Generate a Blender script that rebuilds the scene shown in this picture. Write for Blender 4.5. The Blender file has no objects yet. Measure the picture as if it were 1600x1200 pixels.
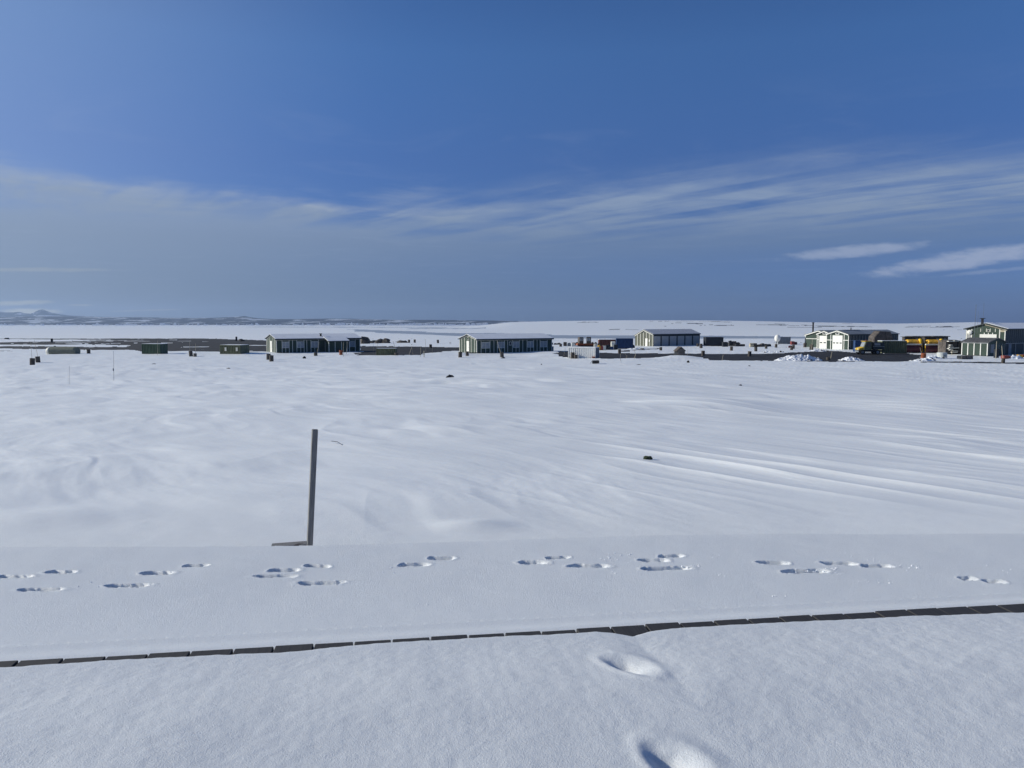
import bpy, bmesh, math, random
import numpy as np
from mathutils import Vector, Matrix

random.seed(7)
SC = bpy.context.scene
COL = SC.collection
PI = math.pi
R = math.radians

# ------------------------------------------------------------------ camera
F = 1200.0            # focal length in pixels of the 1600 x 1200 photograph
PITCH = math.atan(96 / 1200.0)
cd = bpy.data.cameras.new('camera')
cam = bpy.data.objects.new('camera', cd)
COL.objects.link(cam)
cd.sensor_width = 36.0
cd.lens = 27.0
cd.clip_start = 0.05
cd.clip_end = 60000
cam.location = (0, 0, 0)
cam.rotation_euler = (PI / 2 - PITCH, 0, 0)
SC.camera = cam

# ------------------------------------------------------------------ sun, sky, exposure
SUN_EL, SUN_AZ = 22.0, -81.0          # azimuth clockwise from +Y: the sun stands to the left
sl = bpy.data.lights.new('sun', 'SUN')
sun = bpy.data.objects.new('sun', sl)
COL.objects.link(sun)
sl.energy = 4.45
sl.angle = R(0.53)
sl.color = (1.0, 0.968, 0.865)
sdir = Vector((math.sin(R(SUN_AZ)) * math.cos(R(SUN_EL)), math.cos(R(SUN_AZ)) * math.cos(R(SUN_EL)), math.sin(R(SUN_EL))))
sun.rotation_euler = sdir.to_track_quat('Z', 'Y').to_euler()

SC.view_settings.view_transform = 'Standard'
SC.view_settings.look = 'None'
SC.view_settings.exposure = 0
SC.view_settings.gamma = 1
SC.view_settings.use_curve_mapping = False
SC.cycles.max_bounces = 6
SC.cycles.diffuse_bounces = 3
SC.cycles.volume_bounces = 0
SC.cycles.sample_clamp_indirect = 4.0


class NT:
    """small helper to write node trees"""
    def __init__(s, tree):
        s.t = tree
    def n(s, typ, **kw):
        nd = s.t.nodes.new(typ)
        for k, v in kw.items():
            setattr(nd, k, v)
        return nd
    def link(s, a, b):
        s.t.links.new(a, b)
    def put(s, sock, v):
        if isinstance(v, bpy.types.NodeSocket):
            s.link(v, sock)
        else:
            sock.default_value = v
    def math(s, op, a, b=None, c=None, clamp=False):
        nd = s.n('ShaderNodeMath', operation=op, use_clamp=clamp)
        for i, v in enumerate((a, b, c)):
            if v is not None:
                s.put(nd.inputs[i], v)
        return nd.outputs[0]
    def mr(s, v, a, b, c=0.0, d=1.0, smooth=True):
        nd = s.n('ShaderNodeMapRange', interpolation_type='SMOOTHSTEP' if smooth else 'LINEAR')
        s.put(nd.inputs['Value'], v)
        for k, x in (('From Min', a), ('From Max', b), ('To Min', c), ('To Max', d)):
            s.put(nd.inputs[k], x)
        return nd.outputs[0]
    def mix(s, f, a, b, typ='MIX'):
        nd = s.n('ShaderNodeMix', data_type='RGBA', blend_type=typ)
        s.put(nd.inputs[0], f)
        s.put(nd.inputs[6], a)
        s.put(nd.inputs[7], b)
        return nd.outputs[2]
    def noise(s, vec, scale, detail=4.0, rough=0.5, dist=0.0):
        nd = s.n('ShaderNodeTexNoise')
        s.put(nd.inputs['Vector'], vec)
        nd.inputs['Scale'].default_value = scale
        nd.inputs['Detail'].default_value = detail
        nd.inputs['Roughness'].default_value = rough
        nd.inputs['Distortion'].default_value = dist
        return nd.outputs['Fac']
    def comb(s, x, y, z=0.0):
        nd = s.n('ShaderNodeCombineXYZ')
        s.put(nd.inputs[0], x); s.put(nd.inputs[1], y); s.put(nd.inputs[2], z)
        return nd.outputs[0]


def c4(c):
    return (c[0], c[1], c[2], 1.0)


def build_world():
    w = bpy.data.worlds.new('World')
    SC.world = w
    w.use_nodes = True
    t = NT(w.node_tree)
    bg = w.node_tree.nodes['Background']
    sk = t.n('ShaderNodeTexSky', sky_type='NISHITA')
    sk.sun_disc = False
    sk.sun_elevation = R(SUN_EL)
    sk.sun_rotation = R(SUN_AZ)
    tc = t.n('ShaderNodeTexCoord')
    sep = t.n('ShaderNodeSeparateXYZ')
    t.link(tc.outputs['Generated'], sep.inputs[0])
    X, Y, Z = sep.outputs
    # colour cast of the clear sky by height above the horizon (the same all the way round)
    cr = t.n('ShaderNodeValToRGB')
    t.link(Z, cr.inputs[0])
    el = cr.color_ramp.elements
    el[0].position = 0.0; el[0].color = (0.27, 0.49, 1.50, 1)
    el[1].position = 0.10; el[1].color = (0.22, 0.38, 0.86, 1)
    for p, c in ((0.20, (0.26, 0.44, 0.90)), (0.32, (0.32, 0.575, 1.02)), (0.46, (0.26, 0.49, 0.89)), (1.0, (0.27, 0.49, 0.82))):
        e = el.new(p); e.color = c4(c)
    base = t.mix(1.0, sk.outputs[0], cr.outputs[0], 'MULTIPLY')
    sdot = t.n('ShaderNodeVectorMath', operation='DOT_PRODUCT')
    t.link(tc.outputs['Generated'], sdot.inputs[0]); sdot.inputs[1].default_value = tuple(sdir)
    veil = t.mr(sdot.outputs['Value'], 0.35, 1.0, 0.0, 0.40)
    base = t.mix(veil, base, (4.0, 4.6, 5.2, 1))
    # high cloud sheet: coordinates on a flat layer overhead
    zc = t.math('MAXIMUM', Z, 0.012)
    u = t.math('DIVIDE', X, zc)
    v = t.math('DIVIDE', Y, zc)
    P = t.comb(u, v)
    fu = t.comb(t.math('MULTIPLY', u, 0.8), t.math('MULTIPLY', v, 0.8))
    # cloud edge lies at some forward distance of the layer, bowed nearer on both sides
    wob = t.noise(fu, 0.75, 7.0, 0.62, 0.6)
    edge = t.math('ADD', t.mr(u, -3.3, -1.3, 4.55, 6.35, smooth=False), t.mr(u, -1.3, 2.9, 0.0, -2.5, smooth=False))
    edge = t.math('ADD', edge, t.math('MULTIPLY', t.math('SUBTRACT', wob, 0.5), 2.6))
    left = t.mr(u, 1.5, -1.5)
    soft = t.mr(u, -2.0, 1.2, 0.85, 1.7)
    d = t.math('DIVIDE', t.math('SUBTRACT', v, edge), soft)
    cover = t.mr(d, -0.3, 1.0)
    # ripples in the thin sheet, drawn out along the wind up there
    q = t.math('ADD', t.math('MULTIPLY', u, 0.81), t.math('MULTIPLY', v, 0.58))
    r_ = t.math('SUBTRACT', t.math('MULTIPLY', u, 0.58), t.math('MULTIPLY', v, 0.81))
    rip = t.noise(t.comb(t.math('MULTIPLY', q, 2.0), t.math('MULTIPLY', r_, 0.36)), 1.0, 4.0, 0.55, 0.35)
    ripf = t.mr(rip, 0.37, 0.61)
    fine = t.mr(t.noise(P, 0.9, 6.0, 0.62, 0.5), 0.25, 0.75)
    tex = t.math('ADD', t.math('MULTIPLY', ripf, 0.50), t.math('MULTIPLY', fine, 0.66))
    # the sheet closes up away from its edge
    far = t.math('MAXIMUM', t.mr(d, 0.9, 4.0), t.mr(Z, 0.14, 0.07))
    tex = t.math('ADD', t.math('MULTIPLY', tex, t.math('SUBTRACT', 1.0, far)), t.math('MULTIPLY', far, 0.80))
    dens = t.mr(u, -3.5, 3.0, 0.94, 1.08, smooth=False)
    # clear blue below the sheet on the right
    azr = t.math('DIVIDE', X, t.math('MAXIMUM', t.math('ABSOLUTE', Y), 0.02))
    gap = t.math('MULTIPLY', t.mr(azr, -0.45, 0.5), t.mr(Z, 0.14, 0.06))
    dens = t.math('MULTIPLY', dens, t.math('SUBTRACT', 1.0, t.math('MULTIPLY', gap, 0.80)))
    fac = t.math('MULTIPLY', t.math('MULTIPLY', cover, tex), dens, clamp=True)
    lowf = t.mr(Z, 0.0, 0.17)
    ccol = t.mix(lowf, (0.95, 1.5, 2.15, 1), (2.6, 3.45, 5.0, 1))
    # the thin sunlit rim is lighter than the body of the sheet
    rim = t.math('MULTIPLY', t.mr(d, 1.7, 0.5), t.mr(u, 0.5, -2.0))
    ccol = t.mix(t.math('MULTIPLY', rim, 0.5), ccol, (4.1, 4.8, 6.1, 1))
    # layers inside the grey part
    bands = t.noise(t.comb(t.math('MULTIPLY', X, 1.6), t.math('MULTIPLY', Z, 26)), 1.0, 4.0, 0.5)
    ccol = t.mix(t.math('MULTIPLY', bands, 0.30), ccol, (1.05, 1.6, 2.9, 1))
    # toward the sun the same cloud is lighter and warmer
    sd = t.math('ADD', t.math('MULTIPLY', X, sdir.x), t.math('MULTIPLY', Y, sdir.y))
    glow = t.mr(sd, 0.05, 1.0)
    ccol = t.mix(t.math('MULTIPLY', glow, 0.42), ccol, (4.6, 5.0, 5.0, 1))
    col = t.mix(fac, base, ccol)
    # thin wisps above the edge
    wisp = t.mr(t.noise(t.comb(t.math('MULTIPLY', u, 0.8), t.math('MULTIPLY', v, 0.9)), 1.1, 7.0, 0.64, 1.2), 0.5, 0.76)
    wz = t.math('MULTIPLY', wisp, t.mr(Z, 0.31, 0.19))
    col = t.mix(t.math('MULTIPLY', wz, 0.09), col, (3.6, 4.4, 6.0, 1))
    # separate small bright clouds low in the sky: (x/y, z/y, half width, half height, tilt, strength)
    ax = t.math('DIVIDE', X, t.math('MAXIMUM', Y, 0.02))
    az = t.math('DIVIDE', Z, t.math('MAXIMUM', Y, 0.02))
    front = t.mr(Y, 0.1, 0.4)
    for (cx, cz, hw, hh, tilt, k) in ((0.437, 0.0915, 0.095, 0.0085, 0.09, 0.52), (0.595, 0.083, 0.135, 0.0125, 0.145, 0.62),
                                      (0.64, 0.0685, 0.09, 0.003, 0.10, 0.25),
                                      (-0.645, 0.025, 0.05, 0.0035, 0.03, 0.5), (-0.56, 0.0225, 0.018, 0.0014, 0.0, 0.35),
                                      (-0.625, 0.0135, 0.042, 0.0055, 0.0, 0.85), (-0.47, 0.016, 0.05, 0.0012, 0.03, 0.25),
                                      (-0.62, 0.068, 0.12, 0.003, 0.0, 0.2)):
        px = t.math('SUBTRACT', ax, cx)
        pz = t.math('SUBTRACT', t.math('SUBTRACT', az, cz), t.math('MULTIPLY', px, tilt))
        wb = t.noise(t.comb(t.math('MULTIPLY', ax, 26.0), t.math('MULTIPLY', az, 90.0)), 1.0, 5.0, 0.6)
        e = t.math('ADD', t.math('POWER', t.math('DIVIDE', t.math('ABSOLUTE', px), hw), 2.0),
                   t.math('POWER', t.math('DIVIDE', t.math('ABSOLUTE', pz), hh), 2.0))
        e = t.math('ADD', e, t.math('MULTIPLY', t.math('SUBTRACT', wb, 0.5), 2.4))
        m = t.math('MULTIPLY', t.mr(e, 1.35, -0.1, 0.0, k), front)
        tone = (4.4, 5.0, 6.4, 1) if cx > 0 else (5.2, 5.3, 4.6, 1)
        col = t.mix(m, col, tone)
    t.link(col, bg.inputs['Color'])
    bg.inputs['Strength'].default_value = 0.1


build_world()

# ------------------------------------------------------------------ noise for the terrain
def _hash(ix, iy, seed):
    n = (ix.astype(np.int64) * 374761393 + iy.astype(np.int64) * 668265263 + seed * 1442695041) & 0xFFFFFFFF
    n = ((n ^ (n >> 13)) * 1274126177) & 0xFFFFFFFF
    n = n ^ (n >> 16)
    return (n & 0xFFFFFF) / float(0xFFFFFF)


def gnoise(x, y, seed=0):
    """gradient noise, about -1..1"""
    x = np.asarray(x, float); y = np.asarray(y, float)
    x, y = np.broadcast_arrays(x, y)
    x0 = np.floor(x); y0 = np.floor(y)
    fx = x - x0; fy = y - y0
    ux = fx ** 3 * (fx * (fx * 6 - 15) + 10); uy = fy ** 3 * (fy * (fy * 6 - 15) + 10)
    r = 0
    for dx in (0, 1):
        for dy in (0, 1):
            a = _hash(x0 + dx, y0 + dy, seed) * 2 * PI
            g = np.cos(a) * (fx - dx) + np.sin(a) * (fy - dy)
            r = r + g * (ux if dx else 1 - ux) * (uy if dy else 1 - uy)
    return r * 1.5


def fbm(x, y, seed=0, octv=4, gain=0.5):
    r = 0; a = 1.0; s = 0
    for i in range(octv):
        r = r + a * gnoise(x, y, seed + i * 17)
        s += a; a *= gain; x = x * 2.03 + 3.1; y = y * 2.03 + 7.7
    return r / s


def sstep(a, b, x):
    t = np.clip((x - a) / (b - a), 0, 1)
    return t * t * (3 - 2 * t)


# ------------------------------------------------------------------ terrain heights (camera eye at z = 0)
PLANK_TOP = -1.66
DP0 = np.array([-2.52, 3.65]); DE = np.array([0.990, 0.142]); DE = DE / np.linalg.norm(DE); DN = np.array([-DE[1], DE[0]])


def crest_y(x):
    return 6.02 + 0.06 * x + 0.06 * np.sin(x * 0.9)


def base_profile(x, Y):
    """smooth ground height without any drifts"""
    cr = crest_y(np.clip(x, -9, 9))
    bank = -1.682 - 0.012 * np.clip(Y - 3.6, 0, 3) ** 1.6
    d = Y - cr
    drop = -1.682 - 0.012 * 2.4 ** 1.6 - 0.27 * sstep(-0.10, 0.75, d) - 0.03 * np.clip(d - 0.6, 0, 1.2)
    near = np.where(d < 0, bank, drop)
    field = -2.02 - (np.clip(Y, 7, 97) - 7.5) * (3.28 / 89.5)
    k = sstep(7.0, 9.0, Y)
    z = near * (1 - k) + field * k
    z = np.where(Y > 90, -5.3 + (z + 5.3) * (1 - sstep(90, 108, Y)), z)
    z = np.where(Y > 200, -5.3 - np.clip(Y - 200, 0, 800) * 0.012, z)
    return z


def far_terms(x, Y):
    """snow covered rise across the bay on the right"""
    a = x / np.maximum(Y, 1)
    ax = np.array([-0.9, -0.06, -0.02, 0.01, 0.05, 0.15, 0.25, 0.32, 0.38, 0.46, 0.50, 0.55, 0.60, 0.64, 0.8, 1.2])
    hy = np.array([0, 0, 0.2, 0.9, 2.2, 3.6, 3.3, 2.2, 0.7, -0.9, -1.7, -0.6, 0.6, -0.4, -1.0, -1.0])   # pixels above the level line
    w = sstep(-0.075, 0.01, a)
    crest = np.interp(a, ax, hy) / 1200 * 2600
    rise = sstep(1350, 2600, Y) ** 1.15
    fall = 1 - sstep(2600, 3400, Y)
    z = (crest + 14.9) * rise * fall * w
    z = z + w * rise * fall * (1.3 * fbm(x / 260, Y / 120, 91, 4) * sstep(1400, 1900, Y) * (1 - sstep(2350, 2600, Y)))
    return z


def drifts(x, Y):
    """wind-worked surface of the snow"""
    wx = x + 0.9 * gnoise(x / 4.5, Y / 4.5, 5); wy = Y + 0.9 * gnoise(x / 4.5 + 9, Y / 4.5, 6)
    u = -0.56 * wx + 0.83 * wy; v = 0.83 * wx + 0.56 * wy
    right = sstep(-0.10, 0.25, x / np.maximum(Y, 3)) * sstep(7, 11, Y)
    fieldm = sstep(6.4, 9, Y)
    plate = 1 - sstep(92, 104, Y)
    patch = 0.35 + 0.9 * sstep(-0.25, 0.45, gnoise(x / 7.0, Y / 9.0, 31))
    us = -0.56 * x + 0.83 * Y + 1.2 * gnoise(x / 14.0, Y / 14.0, 8); vs = 0.83 * x + 0.56 * Y + 0.35 * gnoise(x / 9.0, Y / 12.0, 9)
    z = 0.023 * fbm(u / 4.2, v / 1.25, 11, 3, 0.42) * patch * (1.0 - 0.1 * right)
    finef = 1 - sstep(22, 48, Y)
    z = z + 0.010 * finef * fbm(u / 1.5, v / 0.55, 16, 3, 0.5) * sstep(-0.3, 0.4, gnoise(x / 5.0, Y / 6.0, 33)) * (1 - 0.4 * right)
    z = z + 0.009 * finef * (1 - np.abs(gnoise(u / 2.6, v / 0.9, 18)) * 2) * sstep(0.0, 0.5, gnoise(x / 3.4, Y / 4.0, 35))
    z = z + 0.045 * fbm(x / 3.2, Y / 2.4, 14, 2, 0.4) * (1 - 0.5 * right)
    r1 = np.clip(1 - np.abs(gnoise(us / 17.0, vs / 1.45, 21)) * 1.9, 0, 1)
    z = z + 0.038 * r1 ** 3 * right * (0.15 + 0.85 * sstep(-0.35, 0.35, gnoise(us / 10, vs / 3.2, 22)))
    r3 = np.clip(1 - np.abs(gnoise(us / 6.0, vs / 0.85, 27)) * 2.0, 0, 1) * sstep(-0.4, 0.3, gnoise(x / 4, Y / 5, 28))
    z = z + 0.011 * r3 ** 2 * right * finef
    r2 = np.clip(1 - np.abs(gnoise(u / 6.5, v / 2.3, 41)) * 2.0, 0, 1)
    z = z + 0.012 * r2 ** 2 * (1 - 0.5 * right) * patch
    # curled edges left by the wind around the middle of the field
    cx, cy = 1.6, 17.5
    rr = np.hypot((x - cx) / 1.5, (Y - cy) / 2.6)
    z = z + 0.022 * np.exp(-(rr - 1.0) ** 2 / 0.08) * (1 - sstep(8, 12, rr)) * sstep(-0.3, 0.5, gnoise(x / 1.6, Y / 1.6, 55))
    sc = fbm(u / 8.0, v / 2.6, 47, 3, 0.45)
    z = z + 0.015 * (1 - sstep(30, 60, Y)) * sstep(-0.10, 0.06, sc - 0.05) * sstep(-0.1, 0.3, gnoise(x / 5.5, Y / 7.0, 48)) * (1 - 0.35 * right)
    z = z * fieldm * 1.25
    z = z + fieldm * 0.10 * fbm(x / 11.0, Y / 8.0, 61, 3) * sstep(8, 16, Y)
    z = z + sstep(18, 40, Y) * plate * (0.16 * fbm(x / 19.0, Y / 13.0, 71, 3) + 0.10 * fbm(u / 9, v / 3, 73, 3))
    z = z - 0.028 * (np.sqrt(x ** 2 + 16) - 4) * sstep(7.5, 14, Y) * (1 - sstep(55, 88, Y))  # gentle crossfall, shaped to brighten the left field and darken the right
    z = z + (1 - plate) * (1 - sstep(260, 500, Y)) * 0.05 * fbm(x / 9.0, Y / 9.0, 81, 3)
    # crest bank: almost smooth
    z = z + (1 - fieldm) * (0.008 * fbm(x / 0.9, Y / 0.7, 3, 3) + 0.010 * gnoise(x / 2.5, Y / 2.0, 4)) * sstep(3.9, 4.8, Y)
    return z


def ground_flat(px, py):
    """forward distance and side offset of a pixel of the photo on the undisturbed ground"""
    lo, hi = 2.0, 9000.0
    for _ in range(60):
        m = math.sqrt(lo * hi)
        z = float(base_profile(np.array(0.0), np.array(m)))
        zc = m * math.cos(PITCH) - z * math.sin(PITCH)
        q = 600 - 1200 * (m * math.sin(PITCH) + z * math.cos(PITCH)) / zc
        if q > py: lo = m
        else: hi = m
    z = float(base_profile(np.array(0.0), np.array(m)))
    zc = m * math.cos(PITCH) - z * math.sin(PITCH)
    return (px - 800) / 1200 * zc, m


# local humps: (px, py, rx, ry, height)
HUMPS = [(1062, 560.5, 3.4, 2.2, 0.50), (690, 554.5, 4.2, 3.5, 0.42), (640, 556, 6, 3, 0.12), (400, 552.0, 3.0, 4, 0.3), (545, 553, 3.0, 3, 0.22),
         (856, 556, 3.5, 2.5, 0.32), (985, 562, 3.5, 2.0, 0.16), (724, 555, 1.2, 1.2, 0.30), (784, 562, 2.2, 1.6, 0.22),
         (1072, 568, 1.6, 1.0, 0.10), (701, 595, 1.5, 1.6, 0.16), (1010, 720, 0.6, 0.5, 0.03), (1100, 628, 2.2, 3.4, 0.26), (560, 571, 3.0, 3.5, 0.22),
         (520, 577, 2.2, 2.4, 0.16), (870, 575, 3.0, 3.0, 0.2), (90, 808, 0.8, 0.5, 0.05), (745, 823, 0.35, 0.22, 0.05), (1480, 618, 3.0, 4.0, 0.18),
         (1000, 549, 7, 3, 0.15), (1290, 548, 5, 2, 0.1), (850, 551, 4, 2, 0.2), (300, 553, 4, 2.2, 0.12), (60, 572, 3, 2, 0.15)]
HOLLOWS = [(703, 596.5, 1.3, 1.0, 0.14), (150, 566, 10, 4, 0.15)]
HW = [(ground_flat(a, b), c, d, e) for a, b, c, d, e in HUMPS] + [(ground_flat(a, b), c, d, -e) for a, b, c, d, e in HOLLOWS]

# footprints along the bank: (left px, right px, py)
PRINTS = [(-6, 52, 901.5), (72, 120, 894), (28, 103, 922), (166, 238, 914.5), (220, 272, 894.5), (286, 327, 883), (420, 470, 890),
          (398, 465, 899), (476, 518, 883), (462, 540, 909), (624, 672, 880.5), (671, 712, 871), (809, 857, 878.5), (852, 892, 872),
          (888, 955, 884.5), (998, 1048, 876), (1030, 1070, 870), (1004, 1082, 889), (1185, 1232, 880), (1222, 1300, 893),
          (1284, 1340, 880), (1345, 1397, 883.5), (1498, 1526, 903), (1538, 1572, 908)]


def print_geo():
    out = []
    for a, b, py in PRINTS:
        x0, y0 = ground_flat(a, py); x1, y1 = ground_flat(b, py)
        out.append(((x0 + x1) / 2, y0, (x1 - x0) / 2))
    return out


PG = print_geo()


def footprints(x, Y):
    z = np.zeros_like(x)
    m = (Y > 3.9) & (Y < 7)
    xs = x[m]; ys = Y[m]; zz = np.zeros_like(xs)
    rng = random.Random(3)
    for k, (cx, cy, hw) in enumerate(PG):
        hh = 0.042 * (0.75 + 0.45 * rng.random())
        tilt = rng.uniform(-0.10, 0.10)
        n = 0.20 * gnoise(xs / 0.08, ys / 0.05, 300 + k) + 0.06 * gnoise(xs / 0.02, ys / 0.02, 340 + k)
        dx = (xs - cx) / hw
        dy = (ys - cy - tilt * (xs - cx)) / (hh * (1.0 - 0.18 * np.cos(dx * 3.0)))
        r = (np.abs(dx) ** 2.6 + np.abs(dy) ** 2.4) ** (1 / 2.5) + n
        depth = 0.058 * (0.7 + 0.5 * rng.random()) * (0.45 if k >= 22 else 1.0)
        cut = -depth * (1 - sstep(0.68, 1.05, r)) * (1 - 0.85 * sstep(0.1, 1.0, dx))
        lip = 0.003 * np.exp(-((r - 1.12) / 0.14) ** 2)
        zz = np.where(cut < -0.002, np.minimum(zz, cut), zz + lip)
    z[m] = zz
    return z


def height(x, Y):
    x = np.asarray(x, float); Y = np.asarray(Y, float)
    z = base_profile(x, Y) + far_terms(x, Y) + drifts(x, Y)
    for (hx, hy), rx, ry, hh in HW:
        q = ((x - hx) / rx) ** 2 + ((Y - hy) / ry) ** 2
        z = z + hh * np.exp(-q)
    # tucked under the deck on the near side of the plank ends
    t = (x - DP0[0]) * DN[0] + (Y - DP0[1]) * DN[1]
    under = PLANK_TOP - 0.016
    z = np.where(t < 0.0, np.minimum(z, under), z)
    z = np.where((t >= 0) & (t < 0.25), under + (z - under) * sstep(0.02, 0.25, t) + 0.004 * np.sin(t * 30), z)
    return z


def hz(x, Y):
    return float(height(np.array([x]), np.array([Y]))[0])


def at(px, Y):
    """world x of a photo column at forward distance Y, on the ground"""
    z = -5.3 if Y > 60 else float(base_profile(np.array(0.0), np.array(Y)))
    zc = Y * math.cos(PITCH) - z * math.sin(PITCH)
    x = (px - 800) / 1200 * zc
    return x, Y, hz(x, Y)


def gp(px, py):
    x, Y = ground_flat(px, py)
    return x, Y, hz(x, Y)


# ------------------------------------------------------------------ materials
def basic(name, col, rough=0.6, metal=0.0, var=0.12, scale=3.0, dirt=None, bump=0.0, bscale=40.0, coords='Object'):
    m = bpy.data.materials.new(name)
    m.use_nodes = True
    t = NT(m.node_tree)
    b = m.node_tree.nodes['Principled BSDF']
    tc = t.n('ShaderNodeTexCoord')
    nz = t.noise(tc.outputs[coords], scale, 5.0, 0.6)
    dark = tuple(c * (1 - var * 1.6) for c in col); lite = tuple(min(1, c * (1 + var * 1.2)) for c in col)
    cc = t.mix(t.mr(nz, 0.3, 0.7), c4(dark), c4(lite))
    if dirt:
        dn = t.noise(tc.outputs[coords], scale * 0.6, 6.0, 0.7)
        cc = t.mix(t.mr(dn, 0.56, 0.72, 0, dirt[1]), cc, c4(dirt[0]))
    t.link(cc, b.inputs['Base Color'])
    b.inputs['Roughness'].default_value = rough
    b.inputs['Metallic'].default_value = metal
    b.inputs['Specular IOR Level'].default_value = 0.3
    if bump:
        bn = t.n('ShaderNodeBump')
        bn.inputs['Strength'].default_value = bump
        bn.inputs['Distance'].default_value = 0.01
        t.link(t.noise(tc.outputs[coords], bscale, 6.0, 0.65), bn.inputs['Height'])
        t.link(bn.outputs[0], b.inputs['Normal'])
    return m


def snow_mat(name, grain=1.0, tint=(0.845, 0.865, 0.86), sparkle=True, bank=False, amt=1.0):
    m = bpy.data.materials.new(name)
    m.use_nodes = True
    t = NT(m.node_tree)
    b = m.node_tree.nodes['Principled BSDF']
    out = m.node_tree.nodes['Material Output']
    tc = t.n('ShaderNodeTexCoord')
    geo = t.n('ShaderNodeNewGeometry')
    pos = geo.outputs['Position']
    n1 = t.noise(pos, 0.35, 5.0, 0.6)
    n2 = t.noise(pos, 9.0, 4.0, 0.6)
    var = t.math('ADD', t.math('MULTIPLY', n1, 0.7), t.math('MULTIPLY', n2, 0.3))
    cc = t.mix(t.mr(var, 0.35, 0.65), c4([c * 0.955 for c in tint]), c4(tint))
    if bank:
        # the bank takes the deck's darker tint, fading out at its crest
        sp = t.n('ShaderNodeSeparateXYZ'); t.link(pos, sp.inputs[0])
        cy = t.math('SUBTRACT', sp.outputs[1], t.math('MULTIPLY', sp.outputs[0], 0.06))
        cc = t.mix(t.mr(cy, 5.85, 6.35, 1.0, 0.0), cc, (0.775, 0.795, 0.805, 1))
    t.link(cc, b.inputs['Base Color'])
    b.inputs['Roughness'].default_value = 0.50
    b.inputs['Specular IOR Level'].default_value = 0.55
    b.inputs['Subsurface Weight'].default_value = 0.35
    b.inputs['Subsurface Radius'].default_value = (0.9, 1.0, 1.1)
    b.inputs['Subsurface Scale'].default_value = 0.03
    # grain: three sizes of bump
    sep = t.n('ShaderNodeSeparateXYZ')
    t.link(pos, sep.inputs[0])
    g1 = t.noise(pos, 95.0, 3.0, 0.75)
    g2 = t.noise(pos, 190.0, 2.0, 0.6)
    g3 = t.noise(pos, 6.5, 4.0, 0.55)
    near = t.math('ADD', t.mr(sep.outputs[1], 6.0, 12.0, 1.0, 0.0), t.math('MULTIPLY', t.mr(sep.outputs[1], 3.9, 5.2), t.mr(sep.outputs[1], 6.0, 9.0, 0.8, 0.0)))
    h = t.math('ADD', t.math('MULTIPLY', t.math('MULTIPLY', g1, 0.0026), near), t.math('MULTIPLY', t.math('MULTIPLY', g2, 0.0014), near))
    h = t.math('ADD', h, t.math('MULTIPLY', g3, 0.004))
    # wind streaks drawn out along the wind direction
    mp = t.n('ShaderNodeMapping')
    t.link(pos, mp.inputs[0])
    mp.inputs['Rotation'].default_value = (0, 0, R(-34))
    mp2 = t.n('ShaderNodeMapping')
    t.link(mp.outputs[0], mp2.inputs[0])
    mp2.inputs['Scale'].default_value = (2.6, 0.32, 1)
    st = t.noise(mp2.outputs[0], 1.0, 5.0, 0.6, 0.3)
    ratio = t.math('DIVIDE', sep.outputs[0], t.math('MAXIMUM', sep.outputs[1], 3.0))
    fieldm = t.math('MULTIPLY', t.mr(sep.outputs[1], 6.5, 11.0, 0.0, 1.0), t.mr(ratio, -0.3, 0.3, 0.25, 1.0))
    h = t.math('ADD', h, t.math('MULTIPLY', t.math('MULTIPLY', st, 0.022), fieldm))
    bn = t.n('ShaderNodeBump')
    bn.inputs['Strength'].default_value = 0.85 * grain
    bn.inputs['Distance'].default_value = 1.0
    t.link(h, bn.inputs['Height'])
    t.link(bn.outputs[0], b.inputs['Normal'])
    shader = b.outputs[0]
    if sparkle:
        # a few ice crystals turned at random
        vo = t.n('ShaderNodeTexVoronoi')
        t.link(pos, vo.inputs['Vector'])
        vo.inputs['Scale'].default_value = 130.0
        wn = t.n('ShaderNodeTexWhiteNoise', noise_dimensions='3D')
        t.link(vo.outputs['Position'], wn.inputs['Vector'])
        nv = t.n('ShaderNodeVectorMath', operation='SUBTRACT')
        t.link(wn.outputs['Color'], nv.inputs[0]); nv.inputs[1].default_value = (0.5, 0.5, 0.35)
        nn = t.n('ShaderNodeVectorMath', operation='NORMALIZE')
        t.link(nv.outputs[0], nn.inputs[0])
        gl = t.n('ShaderNodeBsdfGlossy')
        gl.inputs['Roughness'].default_value = 0.22
        t.link(nn.outputs[0], gl.inputs['Normal'])
        sepc = t.n('ShaderNodeSeparateColor')
        t.link(wn.outputs['Color'], sepc.inputs[0])
        pick = t.math('MULTIPLY', t.math('GREATER_THAN', sepc.outputs[0], 0.90), t.math('LESS_THAN', vo.outputs['Distance'], 0.45))
        pick = t.math('MULTIPLY', pick, t.mr(sep.outputs[1], 5.0, 9.0, 0.10 * amt, 0.0))
        mx = t.n('ShaderNodeMixShader')
        t.link(pick, mx.inputs[0]); t.link(shader, mx.inputs[1]); t.link(gl.outputs[0], mx.inputs[2])
        t.link(mx.outputs[0], out.inputs['Surface'])
    return m


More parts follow.
